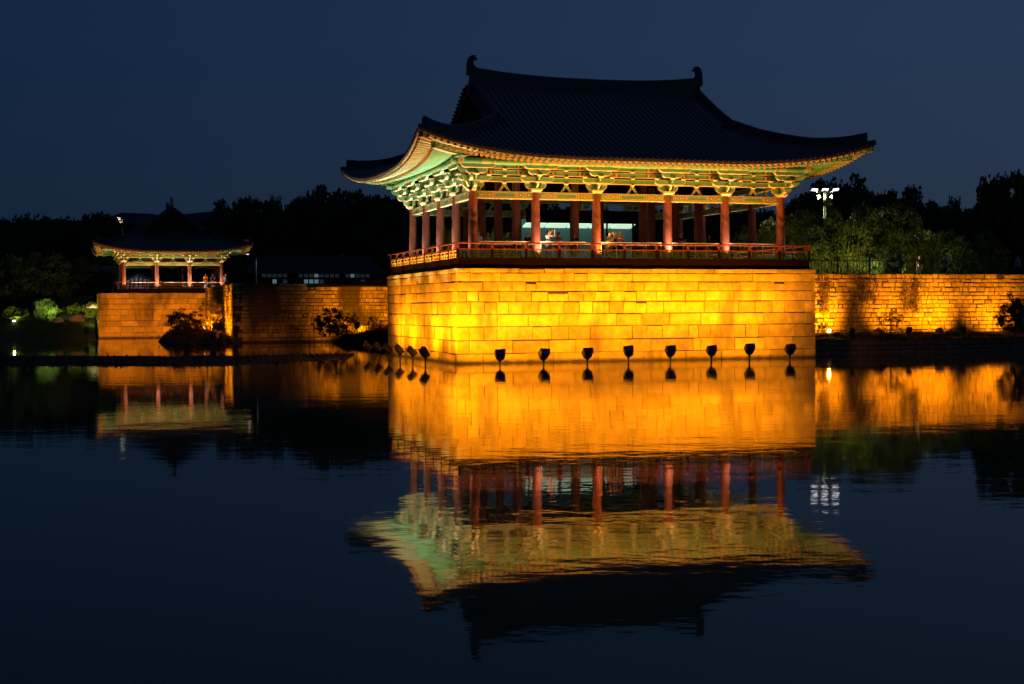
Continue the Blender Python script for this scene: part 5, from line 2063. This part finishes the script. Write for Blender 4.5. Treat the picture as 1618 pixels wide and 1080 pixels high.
# ------------------------------------------------------------------ street lamps
def lamp_tall(label, px, depth, ytop, heads, power):
    top = at_depth(px, ytop, depth)
    t = thing('street_lamp', label, 'street lamp', (top.x, top.y, 4.78), 0, None)
    H = top.z - 4.78
    bb = MB()
    bb.tube([(0, 0, 0), (0, 0, H - .05)], [.14, .10], 10)
    link('pole', bb.mesh('pole', ['lamp_post']), t)
    arm = MB()
    arm.box(-.62, .62, -.04, .04, H - .22, H - .14)
    link('cross_arm', arm.mesh('cross_arm', ['lamp_housing']), t)
    for x, tilt in heads:
        hd = MB()
        hd.box(-.23, .23, -.2, .2, 0, .06)
        M = Matrix.Translation((x, -.10, H - .06)) @ Matrix.Rotation(tilt, 4, 'Y') @ Matrix.Rotation(R(-14), 4, 'X')
        ho = link('panel', hd.mesh('panel', ['lamp_housing']), t, M)
        ln = MB()
        if len(heads) > 1:
            l2 = MB()
            l2.box(-.25, .25, -.19, .19, -.012, -.002)
            link('lens', l2.mesh('lens', ['lens_dim']), ho)
        ln.box(-.22, .22, -.207, -.202, -.006, .05)
        link('lens', ln.mesh('lens', ['lens_white' if len(heads) > 1 else 'lens_dim']), ho)
        if len(heads) > 1 and x == 0:
            continue
        l = spot(t, Vector((top.x + x, top.y - (.1 if x else 1.1), top.z - .14)), Vector((top.x + x, top.y - (.1 if x else 1.1) + .6, 4.8)), power, (1, .90, .42), 158, .5, .2)
    for x in [h[0] * .62 for h in heads if abs(h[0]) > .3]:
        fl = MB()
        s_ = 1 if x > 0 else -1
        fl.frustum(0, 0, -.2, .08, .14, .12, .07, .07)
        fo = link('flood_head', fl.mesh('flood_head', ['plaster']), t, Matrix.Translation((x, -.12, H - .52)) @ Matrix.Rotation(s_ * .5, 4, 'Y'))
    return t


lamp_tall('tall three-headed white lamp behind the lit trees', 1303, 106.5, 299, ((-.82, R(6)), (0, 0), (.82, R(-6))), 6500)
lamp_tall('small white lamp on a pole above the left slope of the small roof', 194, 180, 344, ((-.45, R(10)),), 400)
top = at_depth(391, 401, 128)
t = thing('street_lamp', 'curved street lamp with a round white light beside the small roof', 'street lamp', (top.x + .85, top.y, 4.78), 0)
bb = MB()
H = top.z - 4.78
bb.tube([(0, 0, 0), (0, 0, H - .35), (-.10, 0, H - .05), (-.35, 0, H + .08), (-.7, 0, H + .08)], [.07, .06, .05, .045, .04], 8)
link('pole', bb.mesh('pole', ['lamp_post']), t)
bb = MB()
bb.tube([(-.95, 0, H + .06), (-.62, 0, H + .10)], [.13, .07], 8)
ho = link('lamp_head', bb.mesh('lamp_head', ['lamp_housing']), t)
bb = MB()
bb.tube([(-.84, 0, H + .0), (-.84, -.0, H - .06)], [.14, .10], 10)
link('lens', bb.mesh('lens', ['lens_dim']), ho)
spot(t, top + Vector((0, 0, -.2)), top + Vector((0, .4, -5)), 350, (.95, .97, 1), 150, .6)
# ground lights on the left shore
for px, py, d_, lab, pw in ((22, 492, 144, 'ground light shining under the shrub at the picture edge', 520), (75, 488, 144.5, 'ground light under the leaning tree of the left shore', 1500), (140, 491, 143.5, 'black ground light beside the small terrace corner', 600)):
    w = at_depth(px, py + 16, d_)
    tgt = Vector((w.x + .3, w.y + 2.6, w.z + (3.4 if px == 75 else 1.6)))
    FT = floodlight(Vector((w.x, w.y, w.z - .25)), .25, tgt if px != 22 else Vector((w.x * .9, w.y * .9, w.z + 3)), lab, 'ground lights on the left shore', pw if px != 22 else 30, 150, 1.0, (.85, 1.0, .28), scale=.6, lensmat='lens_green')
    if px == 22:
        spot(FT, w + Vector((0, .3, .1)), tgt, pw, (.85, 1.0, .28), 150, 1.0)  # added second beam for the shrub; the head itself faces the water

# ------------------------------------------------------------------ buildings beyond
def tiled_house(name, label, c, rz, L, Dd, ze, zr_, ground, wallm, windows, gable=False):
    t = thing(name, label, 'building', (c.x, c.y, ground), rz)
    h, r_ = ze - ground, zr_ - ground
    bb = MB()
    bb.box(-L / 2, L / 2, 0, Dd, 0, h)
    link('wall', bb.mesh('wall', [wallm]), t)
    ov = .9
    bb = MB()
    rows = []
    for j in range(9):
        f = j / 8
        y = -ov + (Dd / 2 + ov) * f
        z = h - .25 + (r_ - h + .25) * (f ** 1.25)
        ins = f * (0 if gable else L * .10)
        rows.append([Vector((-L / 2 - ov + ins, y, z)), Vector((L / 2 + ov - ins, y, z))])
    back = [[Vector((p.x, Dd - p.y, p.z)) for p in r] for r in rows]
    bb.grid(rows, 0, False)
    bb.grid(back, 0, False, True)
    bb.add([rows[0][0], rows[-1][0], back[0][0]], [(0, 1, 2)], 0)
    bb.add([rows[0][1], rows[-1][1], back[0][1]], [(0, 2, 1)], 0)
    rf = link('roof', bb.mesh('roof', ['dark_tile']), t)
    n = int((L + 2 * ov) / .5)
    tr = MB()
    for i in range(n):
        x = -L / 2 - ov + .2 + i * .5
        pts = []
        for r0, r1 in [(rows[j], rows[j]) for j in (0, 4, 8)]:
            if r0[0].x <= x <= r0[1].x:
                pts.append(Vector((x, r0[0].y, r0[0].z + .03)))
        if len(pts) > 1:
            tr.tube(pts, .08, 5)
    link('tile_ridges', tr.mesh('tile_ridges', ['dark_tile']), rf, kind='stuff')
    bb = MB()
    q = rows[-1]
    bb.box(q[0].x, q[1].x, Dd / 2 - .15, Dd / 2 + .15, r_ - .05, r_ + .28)
    link('ridge', bb.mesh('ridge', ['ridge_tile']), rf)
    for (x, z0, w, hh, m_) in windows:
        f = MB()
        f.box(x - .05, x + w + .05, -.05, 0 - .003, z0 - .05, z0 + hh + .05)
        fo = link('window', f.mesh('window', ['dark_red']), t)
        g = MB()
        g.box(x, x + w, -.056, -.051, z0, z0 + hh)
        link('pane', g.mesh('pane', [m_]), fo)
    return t


rr = random.Random(3)
wn = []
for i in range(22):
    x = -6.6 + i * .60
    lit = rr.random()
    if lit < .22:
        continue
    wn.append((x, 1.75, .46, .42, 'window_dim' if lit < .85 else 'window_glow'))
    if i in (2, 4, 5, 8, 9, 10, 11, 15, 19) :
        wn.append((x, .95, .46, .55, 'window_glow' if i in (2, 5, 8, 9, 10) else 'window_dim'))
c = at_depth(505, 446, 158)
tiled_house('long_hall', 'long low tiled hall with a row of small bluish windows behind the dim wall', Vector((c.x, c.y, 0)), TH, 14.5, 6, 7.15, 8.85, 4.78, 'gable_board', wn)
top = at_depth(540, 401, 166)
t = thing('chimney', 'slim reddish chimney standing behind the long hall roof', 'chimney', (top.x, top.y, 4.7))
bb = MB()
bb.box(-.25, .25, -.25, .25, 0, top.z - 4.7)
link('stack', bb.mesh('stack', ['plaster']), t)
bb = MB()
bb.box(-.32, .32, -.32, .32, top.z - 4.7, top.z - 4.6)
link('cap', bb.mesh('cap', ['roof_tile']), t)
c = at_depth(152, 446, 185)
tiled_house('small_house', 'small pinkish house among the trees of the left shore', Vector((c.x, c.y, 0)), .1, 5.6, 5, 7.6, 8.6, 4.4, 'plaster', [(-2.0, .9, .5, 1.0, 'sign_blue'), (-1.3, .9, .35, 1.0, 'sign_green'), (1.0, 1.4, 1.0, 1.0, 'black_paint')], True)
c = at_depth(219, 446, 190)
gb = thing('gabled_house', 'pale gable with dark battens seen through the small pavilion', 'building', (c.x, c.y, 4.6), .15)
bb = MB()
bb.prism([(-2.6, 0), (2.6, 0), (2.6, 1.9), (0, 3.0), (-2.6, 1.9)], 0, 5)
link('wall', bb.mesh('wall', ['white_wall']), gb)
for sx in (-1, 1):
    bb = MB()
    bb.add([(sx * 3.2, -.5, 1.72), (0, -.5, 3.12), (0, 5.5, 3.12), (sx * 3.2, 5.5, 1.72), (sx * 3.2, -.5, 1.9), (0, -.5, 3.3), (0, 5.5, 3.3), (sx * 3.2, 5.5, 1.9)], [(0, 1, 2, 3), (7, 6, 5, 4), (0, 4, 5, 1), (2, 6, 7, 3), (3, 7, 4, 0)])
    link('roof_slope', bb.mesh('roof_slope', ['roof_tile']), gb)
for i in range(9):
    x = -2.2 + i * .55
    h = 2.9 - abs(x) * .42
    bb = MB()
    bb.box(x - .12, x + .12, -.05, -.002, 1.45, h)
    link('batten', bb.mesh('batten', ['black_paint']), gb)
bb = MB()
bb.box(-2.4, 2.4, -.06, -.003, .9, 1.2)
link('sign_board', bb.mesh('sign_board', ['sign_blue']), gb)
spot(gb, Vector((c.x - 1, c.y - 6, 4.9)), Vector((c.x, c.y, 6.4)), 160, (.9, .95, 1), 90, .8)

# ------------------------------------------------------------------ hills
def hill(name, depth, prof, z0, thick, m, seed, bumpy):
    front, rows = [], []
    xs = [p[0] for p in prof]
    n = 160
    line = []
    for i in range(n + 1):
        px = xs[0] + (xs[-1] - xs[0]) * i / n
        for (xa, ya), (xb, yb) in zip(prof, prof[1:]):
            if xa <= px <= xb:
                y = ya + (yb - ya) * (px - xa) / (xb - xa)
                break
        y += bumpy * (nz(px, 0, .05, seed) + .6 * nz(px, 0, .16, seed))
        line.append(at_depth(px, y, depth))
    for f, s_ in ((0, -thick * .6), (.5, -thick * .3), (.85, -thick * .1), (1, 0), (.5, thick * .5), (0, thick)):
        rows.append([Vector((p.x * (1 + s_ / depth), p.y + s_, z0 + (p.z - z0) * f)) for p in line])
    bb = MB()
    bb.grid(rows, 0, True)
    link(name, bb.mesh(name, [m]), kind='structure')


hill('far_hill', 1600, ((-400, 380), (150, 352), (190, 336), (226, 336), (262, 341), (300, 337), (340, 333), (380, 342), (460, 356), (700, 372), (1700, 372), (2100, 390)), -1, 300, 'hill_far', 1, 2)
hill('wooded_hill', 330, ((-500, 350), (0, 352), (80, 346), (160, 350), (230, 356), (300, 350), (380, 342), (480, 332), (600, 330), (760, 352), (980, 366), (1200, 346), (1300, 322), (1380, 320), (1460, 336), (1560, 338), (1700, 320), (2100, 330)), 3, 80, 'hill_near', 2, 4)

# garden lights: low spotlights under the lit trees beyond the right wall and behind the large pavilion
for px, d_, tx, lab, pw in ((1296, 95.5, 1300, 'low garden spotlight under the lit trees beside the large pavilion', 330), (1372, 96, 1362, 'low garden spotlight under the brightest tree', 600), (1436, 97, 1425, 'low garden spotlight under the last lit tree', 260), (1530, 100, 1520, 'low garden spotlight under the dim shrubs near the right edge', 160),
                            (1215, 96, 1200, 'low garden spotlight behind the last front column', 240), (770, 95, 785, 'low garden spotlight under the lit tree behind the large pavilion', 500)):
    w = at_depth(px, 430, d_)
    q = at_depth(tx, 340, d_ + 8)
    floodlight(Vector((w.x, w.y, 4.78)), .16, q, lab, 'garden spotlights', pw, 110, .9, (1, .88, .38), scale=.4, lensmat='lens_green', stem=False)
